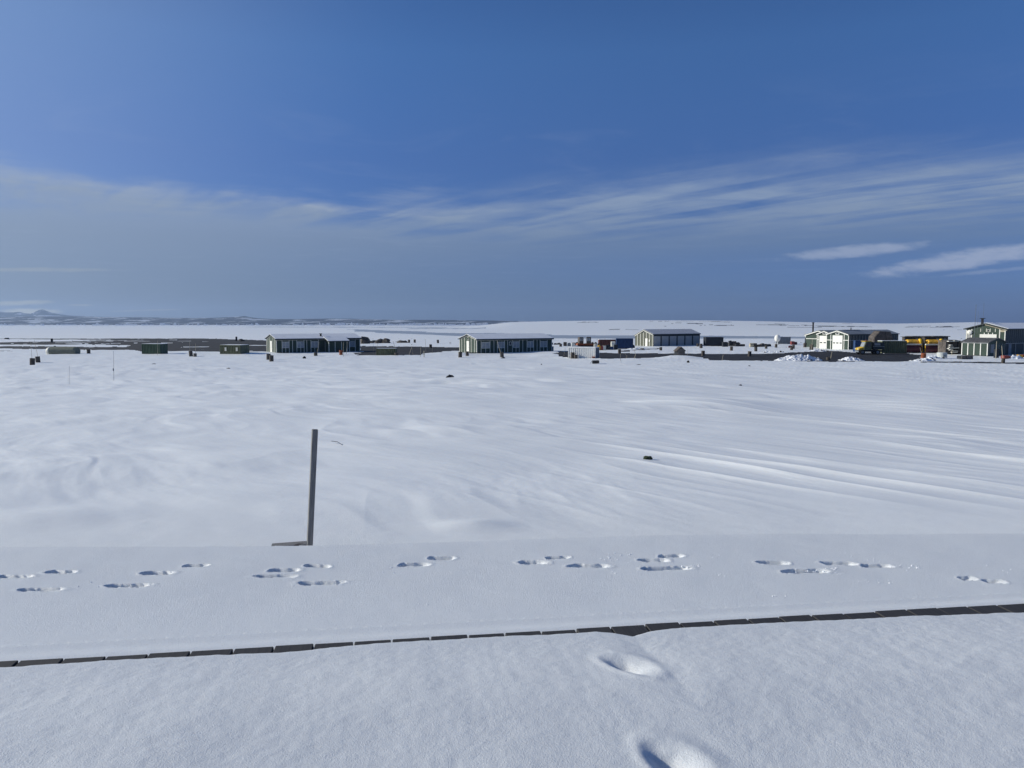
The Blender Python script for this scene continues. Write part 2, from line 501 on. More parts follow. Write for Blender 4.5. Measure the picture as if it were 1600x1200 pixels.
M = {}
M['snow'] = snow_mat('snow', bank=True, tint=(0.87, 0.885, 0.88))
M['deck_snow'] = snow_mat('deck_snow', grain=1.05, amt=1.3, tint=(0.745, 0.765, 0.78))  # lens and tone darkening of the near snow is put into its colour
M['plain_snow'] = basic('plain_snow', (0.84, 0.85, 0.87), 0.6, var=0.03, scale=0.8, bump=0.4, bscale=8)
M['gravel'] = basic('dark_gravel', (0.020, 0.021, 0.025), 0.9, var=0.3, scale=0.8, dirt=((0.055, 0.055, 0.06), 0.5), bump=0.6, bscale=10)
M['ice'] = basic('lake_ice', (0.34, 0.38, 0.43), 0.45, var=0.06, scale=0.01, dirt=((0.62, 0.66, 0.70), 0.7))
M['green'] = basic('green_boards', (0.034, 0.058, 0.043), 0.65, var=0.10, scale=1.2, dirt=((0.055, 0.075, 0.06), 0.3))
M['trim'] = basic('cream_trim', (0.62, 0.61, 0.54), 0.55, var=0.05, scale=2)
M['white'] = basic('white_paint', (0.78, 0.765, 0.70), 0.5, var=0.03, scale=2)
M['roofedge'] = basic('roof_metal', (0.035, 0.045, 0.045), 0.6, var=0.10)
M['oldroof'] = basic('weathered_roof', (0.10, 0.10, 0.10), 0.8, var=0.2, dirt=((0.6, 0.61, 0.63), 0.8), scale=1.5)
M['pane'] = basic('window_glass', (0.03, 0.04, 0.05), 0.12, var=0.2)
M['panelc'] = basic('curtained_glass', (0.30, 0.32, 0.33), 0.3, var=0.15, scale=2)
M['drum'] = basic('weathered_drum', (0.075, 0.065, 0.055), 0.75, var=0.25, scale=3, dirt=((0.11, 0.045, 0.025), 0.7))
M['rustdrum'] = basic('rusty_drum', (0.26, 0.075, 0.03), 0.8, var=0.25, scale=3)
M['wood'] = basic('grey_wood', (0.17, 0.15, 0.13), 0.8, var=0.2, scale=2.0)
M['pole'] = basic('bamboo_pole', (0.42, 0.37, 0.27), 0.7, var=0.15)
M['paint_olive'] = basic('olive_paint', (0.135, 0.145, 0.085), 0.65, var=0.12, scale=1.5, dirt=((0.10, 0.07, 0.045), 0.5))
M['paint_green'] = basic('green_paint', (0.045, 0.085, 0.055), 0.6, var=0.12, scale=1.2)
M['paint_dark'] = basic('dark_paint', (0.022, 0.027, 0.034), 0.7, var=0.15, scale=1.2)
M['paint_grey'] = basic('grey_paint', (0.20, 0.22, 0.24), 0.7, var=0.10)
M['paint_blue'] = basic('blue_paint', (0.02, 0.05, 0.13), 0.6, var=0.15)
M['paint_brown'] = basic('redbrown_paint', (0.13, 0.055, 0.045), 0.75, var=0.2)
M['paint_white'] = basic('container_white', (0.86, 0.85, 0.80), 0.55, var=0.05, scale=1.5, dirt=((0.55, 0.52, 0.45), 0.3))
M['yellow'] = basic('yellow_paint', (0.72, 0.46, 0.035), 0.5, var=0.10, scale=2)
M['orange'] = basic('orange_paint', (0.68, 0.38, 0.04), 0.55, var=0.15, scale=2)
M['red'] = basic('faded_red', (0.24, 0.055, 0.045), 0.6, var=0.15)
M['maroon'] = basic('maroon_blade', (0.085, 0.022, 0.028), 0.55, var=0.2, scale=2)
M['rubber'] = basic('black_rubber', (0.018, 0.018, 0.02), 0.85, var=0.1)
M['rock'] = basic('dark_rock', (0.055, 0.052, 0.050), 0.9, var=0.35, scale=6, bump=0.8, bscale=20)
M['mossrock'] = basic('mossy_rock', (0.040, 0.055, 0.028), 0.9, var=0.4, scale=30, bump=0.8, bscale=90)
M['pilaster'] = basic('grey_green_cladding', (0.13, 0.135, 0.10), 0.7, var=0.12)
M['panel'] = basic('pale_grey_panel', (0.34, 0.34, 0.33), 0.6, var=0.06)
M['dark_teal'] = basic('dark_teal_cladding', (0.036, 0.046, 0.046), 0.65, var=0.12)
M['antenna'] = basic('antenna_metal', (0.16, 0.17, 0.19), 0.5, 0.3, var=0.1)
M['tarp'] = basic('brown_tarp', (0.10, 0.085, 0.075), 0.85, var=0.3, scale=2, bump=0.6, bscale=6)
M['tent'] = basic('grey_green_canvas', (0.17, 0.18, 0.14), 0.8, var=0.1)
M['hullgrey'] = basic('tank_grey', (0.50, 0.52, 0.50), 0.5, var=0.1)


def plank_mat():
    m = bpy.data.materials.new('weathered_planks'); m.use_nodes = True
    t = NT(m.node_tree); b = m.node_tree.nodes['Principled BSDF']
    tc = t.n('ShaderNodeTexCoord'); oi = t.n('ShaderNodeObjectInfo')
    mp = t.n('ShaderNodeMapping'); t.link(tc.outputs['Object'], mp.inputs[0]); mp.inputs['Scale'].default_value = (60, 3, 60)
    ad = t.n('ShaderNodeVectorMath', operation='ADD')
    t.link(mp.outputs[0], ad.inputs[0])
    t.link(t.comb(t.math('MULTIPLY', oi.outputs['Random'], 50.0), 0.0), ad.inputs[1])
    g = t.noise(ad.outputs[0], 1.0, 6.0, 0.65)
    a = t.mix(t.mr(g, 0.3, 0.7), (0.020, 0.020, 0.024, 1), (0.042, 0.040, 0.040, 1))
    col = t.mix(t.math('MULTIPLY', oi.outputs['Random'], 0.5), a, (0.045, 0.042, 0.040, 1))
    t.link(col, b.inputs['Base Color'])
    b.inputs['Roughness'].default_value = 0.75
    bn = t.n('ShaderNodeBump'); bn.inputs['Strength'].default_value = 0.5; bn.inputs['Distance'].default_value = 0.003
    t.link(g, bn.inputs['Height']); t.link(bn.outputs[0], b.inputs['Normal'])
    return m


def stake_mat():
    m = bpy.data.materials.new('grey_timber'); m.use_nodes = True
    t = NT(m.node_tree); b = m.node_tree.nodes['Principled BSDF']
    tc = t.n('ShaderNodeTexCoord')
    mp = t.n('ShaderNodeMapping'); t.link(tc.outputs['Object'], mp.inputs[0]); mp.inputs['Scale'].default_value = (90, 90, 5)
    g = t.noise(mp.outputs[0], 1.0, 6.0, 0.65)
    k = t.noise(tc.outputs['Object'], 7.0, 2.0, 0.5)
    a = t.mix(t.mr(g, 0.3, 0.7), (0.12, 0.118, 0.118, 1), (0.24, 0.235, 0.225, 1))
    a = t.mix(t.mr(k, 0.66, 0.72), a, (0.05, 0.04, 0.035, 1))
    t.link(a, b.inputs['Base Color']); b.inputs['Roughness'].default_value = 0.75
    bn = t.n('ShaderNodeBump'); bn.inputs['Strength'].default_value = 0.6; bn.inputs['Distance'].default_value = 0.002
    t.link(g, bn.inputs['Height']); t.link(bn.outputs[0], b.inputs['Normal'])
    return m


M['plank'] = plank_mat()
M['stake'] = stake_mat()


def hill_mat():
    m = bpy.data.materials.new('snowy_hills'); m.use_nodes = True
    t = NT(m.node_tree); b = m.node_tree.nodes['Principled BSDF']
    geo = t.n('ShaderNodeNewGeometry')
    sep = t.n('ShaderNodeSeparateXYZ'); t.link(geo.outputs['Position'], sep.inputs[0])
    v = t.comb(t.math('MULTIPLY', sep.outputs[0], 1.0), t.math('MULTIPLY', sep.outputs[1], 0.5), t.math('MULTIPLY', sep.outputs[2], 9.0))
    n = t.noise(v, 0.006, 7.0, 0.68, 0.4)
    f = t.mr(n, 0.51, 0.60)
    t.link(t.mix(f, (0.030, 0.034, 0.045, 1), (0.52, 0.56, 0.62, 1)), b.inputs['Base Color'])
    b.inputs['Roughness'].default_value = 0.9
    b.inputs['Specular IOR Level'].default_value = 0.1
    return m


M['hills'] = hill_mat()


# ------------------------------------------------------------------ mesh helpers
def link_mesh(name, me, mats, parent=None, smooth=False):
    if not isinstance(mats, (list, tuple)): mats = [mats]
    for m in mats: me.materials.append(m)
    if smooth: me.polygons.foreach_set('use_smooth', [True] * len(me.polygons))
    o = bpy.data.objects.new(name, me)
    COL.objects.link(o)
    if parent is not None: o.parent = parent
    return o


def tag(o, label=None, cat=None, group=None, kind=None):
    if label: o['label'] = label
    if cat: o['category'] = cat
    if group: o['group'] = group
    if kind: o['kind'] = kind
    return o


def thing(name, label, cat, loc=(0, 0, 0), rz=0.0, group=None):
    o = bpy.data.objects.new(name, None)
    o.empty_display_size = 0.2
    COL.objects.link(o)
    o.location = loc; o.rotation_euler = (0, 0, rz)
    return tag(o, label, cat, group)


class MB:
    def __init__(s): s.v = []; s.f = []
    def add(s, vs, fs):
        k = len(s.v); s.v += [tuple(p) for p in vs]; s.f += [tuple(i + k for i in f) for f in fs]; return s
    def box(s, x0, x1, y0, y1, z0, z1, rot=None, piv=(0, 0, 0)):
        vs = [(x, y, z) for z in (z0, z1) for x, y in ((x0, y0), (x1, y0), (x1, y1), (x0, y1))]
        if rot is not None:
            vs = [tuple(rot @ (Vector(p) - Vector(piv)) + Vector(piv)) for p in vs]
        return s.add(vs, [(3, 2, 1, 0), (4, 5, 6, 7), (0, 1, 5, 4), (1, 2, 6, 5), (2, 3, 7, 6), (3, 0, 4, 7)])
    def bar(s, p, q, r, n=6, r2=None):
        p = Vector(p); q = Vector(q); d = (q - p).normalized()
        a = d.orthogonal().normalized(); b = d.cross(a); r2 = r if r2 is None else r2
        vs = [p + (a * math.cos(2 * PI * i / n) + b * math.sin(2 * PI * i / n)) * r for i in range(n)]
        vs += [q + (a * math.cos(2 * PI * i / n) + b * math.sin(2 * PI * i / n)) * r2 for i in range(n)]
        fs = [(i, (i + 1) % n, n + (i + 1) % n, n + i) for i in range(n)] + [tuple(range(n - 1, -1, -1)), tuple(range(n, 2 * n))]
        return s.add(vs, fs)
    def lathe(s, prof, n=16, axis='z', c=(0, 0, 0)):
        vs = []
        for r, z in prof:
            for i in range(n):
                a = 2 * PI * i / n
                p = (r * math.cos(a), r * math.sin(a), z)
                if axis == 'x': p = (p[2], p[0], p[1])
                if axis == 'y': p = (p[1], p[2], p[0])
                vs.append((p[0] + c[0], p[1] + c[1], p[2] + c[2]))
        m = len(prof)
        fs = [(j * n + i, j * n + (i + 1) % n, (j + 1) * n + (i + 1) % n, (j + 1) * n + i) for j in range(m - 1) for i in range(n)]
        fs += [tuple(range(n - 1, -1, -1)), tuple((m - 1) * n + i for i in range(n))]
        return s.add(vs, fs)
    def prism(s, poly, a0, a1, axis='x'):
        """extrude a 2-D outline along an axis"""
        def P(u, v, a):
            return (a, u, v) if axis == 'x' else ((u, a, v) if axis == 'y' else (u, v, a))
        n = len(poly)
        vs = [P(u, v, a0) for u, v in poly] + [P(u, v, a1) for u, v in poly]
        fs = [(i, (i + 1) % n, n + (i + 1) % n, n + i) for i in range(n)] + [tuple(range(n - 1, -1, -1)), tuple(range(n, 2 * n))]
        return s.add(vs, fs)
    def build(s, name, mat, parent=None, smooth=False, bevel=0.0):
        me = bpy.data.meshes.new(name)
        me.from_pydata(s.v, [], s.f)
        bm = bmesh.new(); bm.from_mesh(me)
        bmesh.ops.recalc_face_normals(bm, faces=bm.faces)
        if bevel:
            bmesh.ops.bevel(bm, geom=[e for e in bm.edges if e.calc_face_angle(0) > 0.6], offset=bevel, segments=1, affect='EDGES')
        bm.to_mesh(me); bm.free(); me.update()
        return link_mesh(name, me, mat, parent, smooth)


def copy_tree(o, parent=None):
    c = o.copy(); COL.objects.link(c)
    if parent is not None: c.parent = parent
    for ch in list(o.children): copy_tree(ch, c)
    return c


def rock_mesh(name, size, seed, mat, parent=None, sub=2, flat=0.6, amp=0.35):
    bm = bmesh.new()
    bmesh.ops.create_icosphere(bm, subdivisions=sub, radius=1.0)
    co = np.array([v.co[:] for v in bm.verts])
    n = gnoise(co[:, 0] * 1.3 + seed, co[:, 1] * 1.3 + co[:, 2] * 1.7, seed) * amp + gnoise(co[:, 0] * 3.1 + seed, co[:, 2] * 3 + co[:, 1] * 2, seed + 5) * amp * 0.5
    for v, k in zip(bm.verts, n):
        v.co = v.co * (1 + float(k)); v.co.x *= size[0]; v.co.y *= size[1]; v.co.z *= size[2]
        if v.co.z < -size[2] * flat: v.co.z = -size[2] * flat
    me = bpy.data.meshes.new(name); bm.to_mesh(me); bm.free()
    return link_mesh(name, me, mat, parent)


# ------------------------------------------------------------------ the ground sheet
def in_poly(px, py, poly):
    ins = np.zeros(px.shape, bool)
    n = len(poly)
    for i in range(n):
        x0, y0 = poly[i]; x1, y1 = poly[(i + 1) % n]
        c = ((y0 > py) != (y1 > py))
        xi = (x1 - x0) * (py - y0) / ((y1 - y0) if y1 != y0 else 1e-9) + x0
        ins ^= c & (px < xi)
    return ins


def gw(pts):
    """outline given on the photo -> outline on the ground (metres)"""
    return [ground_flat(a, b) for a, b in pts]


ROAD = [gw([(868, 548.6), (935, 551), (1035, 552.3), (1150, 553.2), (1210, 552.8), (1262, 549.5), (1290, 548), (1330, 550.5), (1420, 551.5), (1440, 555),
            (1440, 561.5), (1430, 564.2), (1395, 564.8), (1340, 564.6), (1300, 565.5), (1200, 563.6), (1105, 562.8), (1092, 560.0), (1064, 557.4), (1040, 558.6), (1028, 560.2), (935, 560.5), (868, 557)]),
        gw([(1440, 565.0), (1600, 566.0), (1800, 568), (1800, 570.0), (1600, 568.2), (1440, 566.6)]),
        gw([(560, 540.6), (640, 541.6), (722, 543), (722, 548.2), (700, 548.6), (678, 551.0), (662, 555.8), (640, 556.2), (560, 555)]),
        gw([(960, 549), (1035, 544.0), (1032, 545.2), (975, 550)])]
FLAT = [gw([(200, 526.8), (300, 528.2), (420, 532), (430, 550), (380, 550), (340, 549.4), (262, 548.5), (222, 549.5), (200, 546)]),
        gw([(-300, 526), (0, 527), (200, 526.6), (200, 531.2), (0, 529.7), (-300, 529)]),
        gw([(-300, 534), (0, 535), (110, 533), (202, 530), (202, 539), (120, 538.3), (0, 538.2), (-300, 538)]),
        gw([(-300, 540), (0, 541), (70, 541.5), (222, 542.5), (222, 547), (100, 546), (0, 544.6), (-300, 544)]),
        gw([(-250, 548), (-40, 547), (20, 548), (20, 549), (-250, 550)])]
ICE = [gw([(540, 514.5), (600, 516), (650, 518), (730, 520.5), (800, 521.5), (860, 522.5), (860, 526.0), (800, 525.2), (715, 524.9), (640, 521.8), (560, 518)]),
       gw([(850, 523.4), (990, 524.2), (1120, 524.6), (1240, 526), (1320, 527), (1320, 529.3), (1120, 529), (990, 530), (855, 528.5)]),
       gw([(640, 513), (760, 513.2), (760, 514), (640, 513.8)]),
       gw([(400, 510.6), (560, 511), (700, 511.8), (700, 512.5), (560, 511.7), (400, 511.2)])]


RIBS = []
for _a, _b, _c in ((1040, 1100, 2050), (1090, 1160, 1900), (1175, 1270, 1980), (1250, 1360, 1900), (1395, 1500, 1850), (1100, 1145, 2250), (900, 935, 2200), (1480, 1600, 1500), (930, 1010, 1500)):
    RIBS.append([((_a - 800) / 1200 * _c, _c), ((_a + _b - 1600) / 2400 * _c, _c - 35), ((_b - 800) / 1200 * _c, _c - 10), ((_b - 800) / 1200 * _c, _c + 35), ((_a + _b - 1600) / 2400 * _c, _c + 75)])


def build_ground():
    th = []
    a = -180.0
    fine = np.arange(-38.5, 38.5001, 0.072)
    coarse_l = np.concatenate([np.arange(-180, -60, 6.0), np.arange(-60, -38.6, 0.9)])
    ang = np.concatenate([coarse_l, fine, -coarse_l[::-1]])
    ang = np.radians(ang)
    rr = [0.6, 1.5, 2.4, 3.1]
    r = 3.4
    while r < 6000:
        if r < 7.2: st = 0.0115
        else: st = max(0.0115, 0.55 * r * r / (1200 * (2.0 + (min(r, 97) - 7) * 0.0366)))
        if r > 200: st = min(st, 10 + r * 0.012)
        rr.append(r); r += st
    rr += [6500, 7500, 9500, 13000]
    rr = np.array(rr)
    A, RR = np.meshgrid(ang, rr)
    # ring distance is measured forward inside the view fan so that rows lie across the view
    cosA = np.maximum(np.cos(A), math.cos(R(38.5)))
    Rad = RR / cosA * 1.0
    X = Rad * np.sin(A); Yc = Rad * np.cos(A)
    Z = height(X, np.where(Yc < 0, 0.0, Yc))
    Z += footprints(X, Yc)
    nr, nc = X.shape
    verts = np.stack([X, Yc, Z], -1).reshape(-1, 3)
    # closed round the camera: last column is the first one
    i = np.arange(nr - 1)[:, None]; j = np.arange(nc - 1)[None, :]
    a0 = i * nc + j
    quads = np.stack([a0, a0 + 1, a0 + nc + 1, a0 + nc], -1).reshape(-1, 4)
    fx = X[:-1, :-1].ravel() * 0.5 + X[1:, 1:].ravel() * 0.5
    fy = Yc[:-1, :-1].ravel() * 0.5 + Yc[1:, 1:].ravel() * 0.5
    cls = np.zeros(len(fx), int)
    sel = (fy > 98) & (fy < 330)
    sx, sy = fx[sel], fy[sel]
    wob = fbm(sx / 3.0, sy / 5.0, 201, 4)
    k = np.zeros(len(sx), int)
    jx = sx + 1.2 * gnoise(sx / 2.5, sy / 4, 210); jy = sy + (0.5 + (sy - 100) * 0.008) * fbm(sx / 2.0, sy / 6, 211, 3) * 1.6
    for p in ROAD: k[in_poly(jx, jy, p) & (wob > -0.62)] = 1
    streak = fbm(sx / 16.0, sy / 7.0, 203, 4, 0.6)
    for q, p in enumerate(FLAT): k[in_poly(jx, jy, p) & (streak < (0.34 if q == 0 else 0.26))] = 1
    # scattered bare patches among the sheds
    scat = fbm(sx / 7.0, sy / 9.0, 230, 5, 0.6)
    k[(scat > 0.44) & (sy > 150) & (sy < 215) & (sx > 15)] = 1
    k[(fbm(sx / 2.2, sy / 9.0, 231, 3, 0.6) > 0.50) & (sy > 165) & (k == 0)] = 1
    cls[sel] = k
    sel = (fy > 330)
    sx, sy = fx[sel], fy[sel]
    k = np.zeros(len(sx), int)
    jy = sy * (1 + 0.10 * fbm(sx / 90, sy / 300, 213, 4)); jx = sx
    for p in ICE: k[in_poly(jx, jy, p)] = 2
    for p in RIBS: k[in_poly(jx, sy + 30 * gnoise(sx / 30, sy / 80, 251), p) & (fbm(sx / 60, sy / 120, 250, 4) > -0.12)] = 3
    # dark ribs of rock on the far rise
    rib = fbm(sx / 300.0, sy / 60.0, 240, 5, 0.6)
    k[(rib > 0.34) & (sy > 1750) & (sy < 2350) & (sx / sy > 0.12)] = 3
    k[(fbm(sx / 120.0, sy / 160.0, 241, 5, 0.65) > 0.52) & (sy > 500) & (sy < 1700) & (k == 0)] = 3
    cls[sel] = k
    sel = (fy > 200) & (fy <= 330)
    for kk, name, mat, kind in ((0, 'snow_field', M['snow'], 'structure'), (1, 'gravel_road', M['gravel'], 'structure'),
                                (2, 'lake_ice', M['ice'], 'structure'), (3, 'terrain', M['rock'], 'structure')):
        q = quads[cls == kk]
        if not len(q): continue
        ids, inv = np.unique(q, return_inverse=True)
        inv = inv.reshape(q.shape)
        me = bpy.data.meshes.new(name)
        me.vertices.add(len(ids)); me.vertices.foreach_set('co', verts[ids].ravel().astype(np.float32))
        me.loops.add(len(q) * 4); me.loops.foreach_set('vertex_index', inv.ravel().astype(np.int32))
        me.polygons.add(len(q))
        me.polygons.foreach_set('loop_start', np.arange(0, len(q) * 4, 4, dtype=np.int32))
        me.polygons.foreach_set('loop_total', np.full(len(q), 4, dtype=np.int32))
        me.update(calc_edges=True)
        o = link_mesh(name, me, mat, smooth=True)
        tag(o, kind=kind)
        print(name, len(q))


build_ground()


# ------------------------------------------------------------------ far shore: hills and mountains
def far_hills(name, y0, y1, rows, xa, xb, cols, crest_pts, seed, base=-16.0, rough=1.0):
    xs = np.linspace(xa, xb, cols); ys = np.linspace(y0, y1, rows)
    X, Y = np.meshgrid(xs, ys)
    a = X / Y
    cx = [(p - 800) / 1200 for p, _ in crest_pts]; cy = [(504 - q) / 1200 for _, q in crest_pts]
    t = (Y - y0) / (y1 - y0)
    crest = np.interp(a, cx, cy) * (y0 + 0.75 * (y1 - y0))
    env = np.where(t < 0.75, sstep(0.0, 0.75, t) ** 0.8, 1 - sstep(0.75, 1.0, t))
    n = fbm(X / 420.0, Y / 300.0, seed, 5, 0.55)
    n2 = fbm(X / 130.0, Y / 200.0, seed + 9, 4, 0.55)
    Z = base + (crest - base) * env + rough * (6 * n + 3 * n2) * env * (1 - 0.2 * t)
    v = np.stack([X, Y, Z], -1).reshape(-1, 3)
    f = [(i * cols + j, i * cols + j + 1, (i + 1) * cols + j + 1, (i + 1) * cols + j) for i in range(rows - 1) for j in range(cols - 1)]
    me = bpy.data.meshes.new(name); me.from_pydata(v.tolist(), [], f); me.update()
    return tag(link_mesh(name, me, M['hills'], smooth=True), kind='structure')


far_hills('hills', 4600, 6200, 26, -4600, 700, 520,
          [(-200, 496.5), (0, 495.5), (60, 494.5), (120, 494.5), (220, 496), (300, 497), (340, 496.5), (368, 495), (384, 493.6), (398, 496.5), (430, 498.5), (470, 499), (520, 498),
           (600, 499.5), (700, 500), (780, 501), (860, 503), (1000, 506)], 400)
far_hills('mountains', 7200, 9000, 20, -7200, -1200, 300,
          [(-200, 484), (0, 487), (18, 489), (34, 487), (44, 491), (56, 490), (62, 485), (70, 483.5), (84, 489), (110, 493), (200, 497), (800, 504)], 440, rough=0.7)


def pack_ice():
    mb = MB(); rng = random.Random(12)
    for i in range(300):
        px = rng.choice([rng.uniform(-40, 380), rng.uniform(380, 790), rng.uniform(500, 790)])
        Y = rng.uniform(3900, 4560)
        x = (px - 800) / 1200 * Y
        z = float(base_profile(np.array(0.), np.array(Y)))
        w = rng.uniform(3, 13) * (1.6 if rng.random() < .1 else 1); h = rng.uniform(2.0, 8.0) * (2.0 if rng.random() < .25 else 1)
        k = rng.uniform(0.3, 0.8)
        o = rng.uniform(-.3, .3) * w
        mb.add([(x - w, Y, z - 1), (x + w, Y, z - 1), (x + w, Y + w, z - 1), (x - w, Y + w, z - 1),
                (x - w * k + o, Y + 1, z + h), (x + w * k + o, Y + 1, z + h * rng.uniform(.5, 1)), (x + w * k + o, Y + w * k, z + h * .8), (x - w * k + o, Y + w * k, z + h)],
               [(0, 1, 5, 4), (1, 2, 6, 5), (2, 3, 7, 6), (3, 0, 4, 7), (4, 5, 6, 7)])
    o = mb.build('pack_ice', M['plain_snow'])
    tag(o, 'white blocks of pack ice strewn along the far shore', 'ice', kind='stuff')


pack_ice()


# ------------------------------------------------------------------ the deck
def deck():
    d = thing('wooden_deck', 'dark plank deck edge showing as a black line in the snow', 'deck', (DP0[0], DP0[1], PLANK_TOP), math.atan2(DE[1], DE[0]))
    def s_of(px):
        # where the pixel column meets the line of plank ends
        k = (px - 800) / 1200
        # x = k * (Y cosp - z sinp)
        c, s_ = math.cos(PITCH), math.sin(PITCH)
        return (k * (DP0[1] * c - PLANK_TOP * s_) - DP0[0]) / (DE[0] - k * DE[1] * c)
    joints = [s_of(p) for p in (30, 100, 167, 233, 299, 366, 429, 491, 553, 612, 672, 731, 788, 845, 899, 953, 1007, 1061, 1114, 1167, 1216, 1266, 1316, 1366, 1415, 1463, 1510, 1556)]
    w = 0.187
    while joints[0] > -3.5: joints.insert(0, joints[0] - w)
    while joints[-1] < 9.5: joints.append(joints[-1] + w)
    rng = random.Random(5)
    for a, b in zip(joints[:-1], joints[1:]):
        g = 0.0045
        ww = b - a - 2 * g; L = 1.6
        e = rng.uniform(-0.006, 0.006)
        mb = MB(); mb.box(-ww / 2, ww / 2, -L, 0, -0.045, 0)
        p = mb.build('plank', M['plank'], d, bevel=0.003)
        p.location = ((a + b) / 2, e, rng.uniform(-0.003, 0.002))
    mb = MB()
    for t0 in (-0.30, -1.2): mb.box(-3.4, 9.4, t0, t0 + 0.07, -0.16, -0.047)
    mb.build('joist', M['plank'], d)
    return d, s_of


DECK, S_OF = deck()


def deck_snow():
    """snow lying on the deck, wasted back a little from the plank ends"""
    ex = [(0, .058), (100, .062), (200, .058), (330, .066), (429, .078), (480, .078), (553, .052), (612, .046), (700, .050), (800, .050), (860, .064), (900, .066), (925, .060),
          (948, .085), (975, .150), (992, .125), (1015, .095), (1040, .085), (1100, .080), (1167, .080), (1266, .090), (1330, .100), (1400, .095), (1460, .115), (1500, .12), (1600, .145)]
    sx = np.array([S_OF(p) for p, _ in ex]); ev = np.array([e for _, e in ex]) * np.interp([p for p, _ in ex], [0, 900, 1000, 1600], [1.30, 1.15, 1.05, 1.12])
    s = np.concatenate([np.arange(-3.3, -0.4, 0.08), np.arange(-0.4, 6.3, 0.0125), np.arange(6.3, 9.3, 0.08)])
    t = np.concatenate([np.arange(0, 0.30, 0.006), np.arange(0.30, 2.3, 0.0125), np.arange(2.3, 7.5, 0.10)])
    S, T = np.meshgrid(s, t)
    e = np.interp(S, sx, ev) + 0.006 * gnoise(S / 0.06, S * 0, 7) + 0.008 * gnoise(S / 0.21, S * 0, 8)
    W = T + e                                   # distance inward from the plank ends
    X = DP0[0] + S * DE[0] - W * DN[0]; Y = DP0[1] + S * DE[1] - W * DN[1]
    th = 0.016 * (1 - np.exp(-T / 0.012)) + 0.085 * sstep(0, 0.95, T)
    th = th * np.where(T <= 0, 0, 1)
    z = PLANK_TOP + th
    z = z + sstep(0.02, 0.5, T) * (0.010 * fbm(S / 0.9, T / 0.9, 501, 3) + 0.016 * gnoise(S / 2.2, T / 1.6, 503))
    z = z + sstep(0.0, 0.12, T) * (0.0022 * fbm(S / 0.11, T / 0.11, 507, 3) + 0.0011 * gnoise(S / 0.03, T / 0.03, 505))
    # drawn-out ripples on the right-hand part
    z = z + sstep(3.6, 4.8, S) * sstep(0.1, 0.5, T) * 0.006 * fbm((S * 0.86 - T * 0.5) / 1.2, (S * 0.5 + T * 0.86) / 0.22, 511, 3)
    # old hollow footprints: photo point, half sizes, angle, depth
    for (px, py, a, b, ang, dep) in ((980, 1040, 0.046, 0.098, 34, 0.050), (1049, 1210, 0.048, 0.105, 22, 0.055)):
        z0 = PLANK_TOP + 0.07
        dy = (600 - py) / 1200; c, s_ = math.cos(PITCH), math.sin(PITCH)
        ry = c + dy * s_; rz = -s_ + dy * c
        k = z0 / rz; Yp = ry * k; Xp = (px - 800) / 1200 * k
        ca, sa = math.cos(R(ang)), math.sin(R(ang))
        qx = (X - Xp) * ca + (Y - Yp) * sa; qy = -(X - Xp) * sa + (Y - Yp) * ca
        qx = np.where(qx > 0, qx * 0.62, qx * 1.15)
        r = np.sqrt((qx / a) ** 2 + (qy / b) ** 2)
        r = r + 0.08 * gnoise(X / 0.05, Y / 0.05, 520)
        z = z - dep * np.exp(-(r ** 2) * 1.15) + 0.006 * np.exp(-((r - 1.9) / 0.5) ** 2)
    z = np.maximum(z, PLANK_TOP + 0.0)
    nr, nc = X.shape
    # first row tucked down to the plank top
    z[0, :] = PLANK_TOP - 0.001
    v = np.stack([X, Y, z], -1).reshape(-1, 3)
    i = np.arange(nr - 1)[:, None]; j = np.arange(nc - 1)[None, :]
    a0 = i * nc + j
    q = np.stack([a0 + nc, a0 + nc + 1, a0 + 1, a0], -1).reshape(-1, 4)
    me = bpy.data.meshes.new('deck_snow')
    me.vertices.add(len(v)); me.vertices.foreach_set('co', v.ravel().astype(np.float32))
    me.loops.add(len(q) * 4); me.loops.foreach_set('vertex_index', q.ravel().astype(np.int32))
    me.polygons.add(len(q))
    me.polygons.foreach_set('loop_start', np.arange(0, len(q) * 4, 4, dtype=np.int32)); me.polygons.foreach_set('loop_total', np.full(len(q), 4, dtype=np.int32))
    me.update(calc_edges=True)
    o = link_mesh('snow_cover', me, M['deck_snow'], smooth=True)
    tag(o, 'thick snow lying on the deck with two old hollow footprints', 'snow', kind='stuff')


deck_snow()


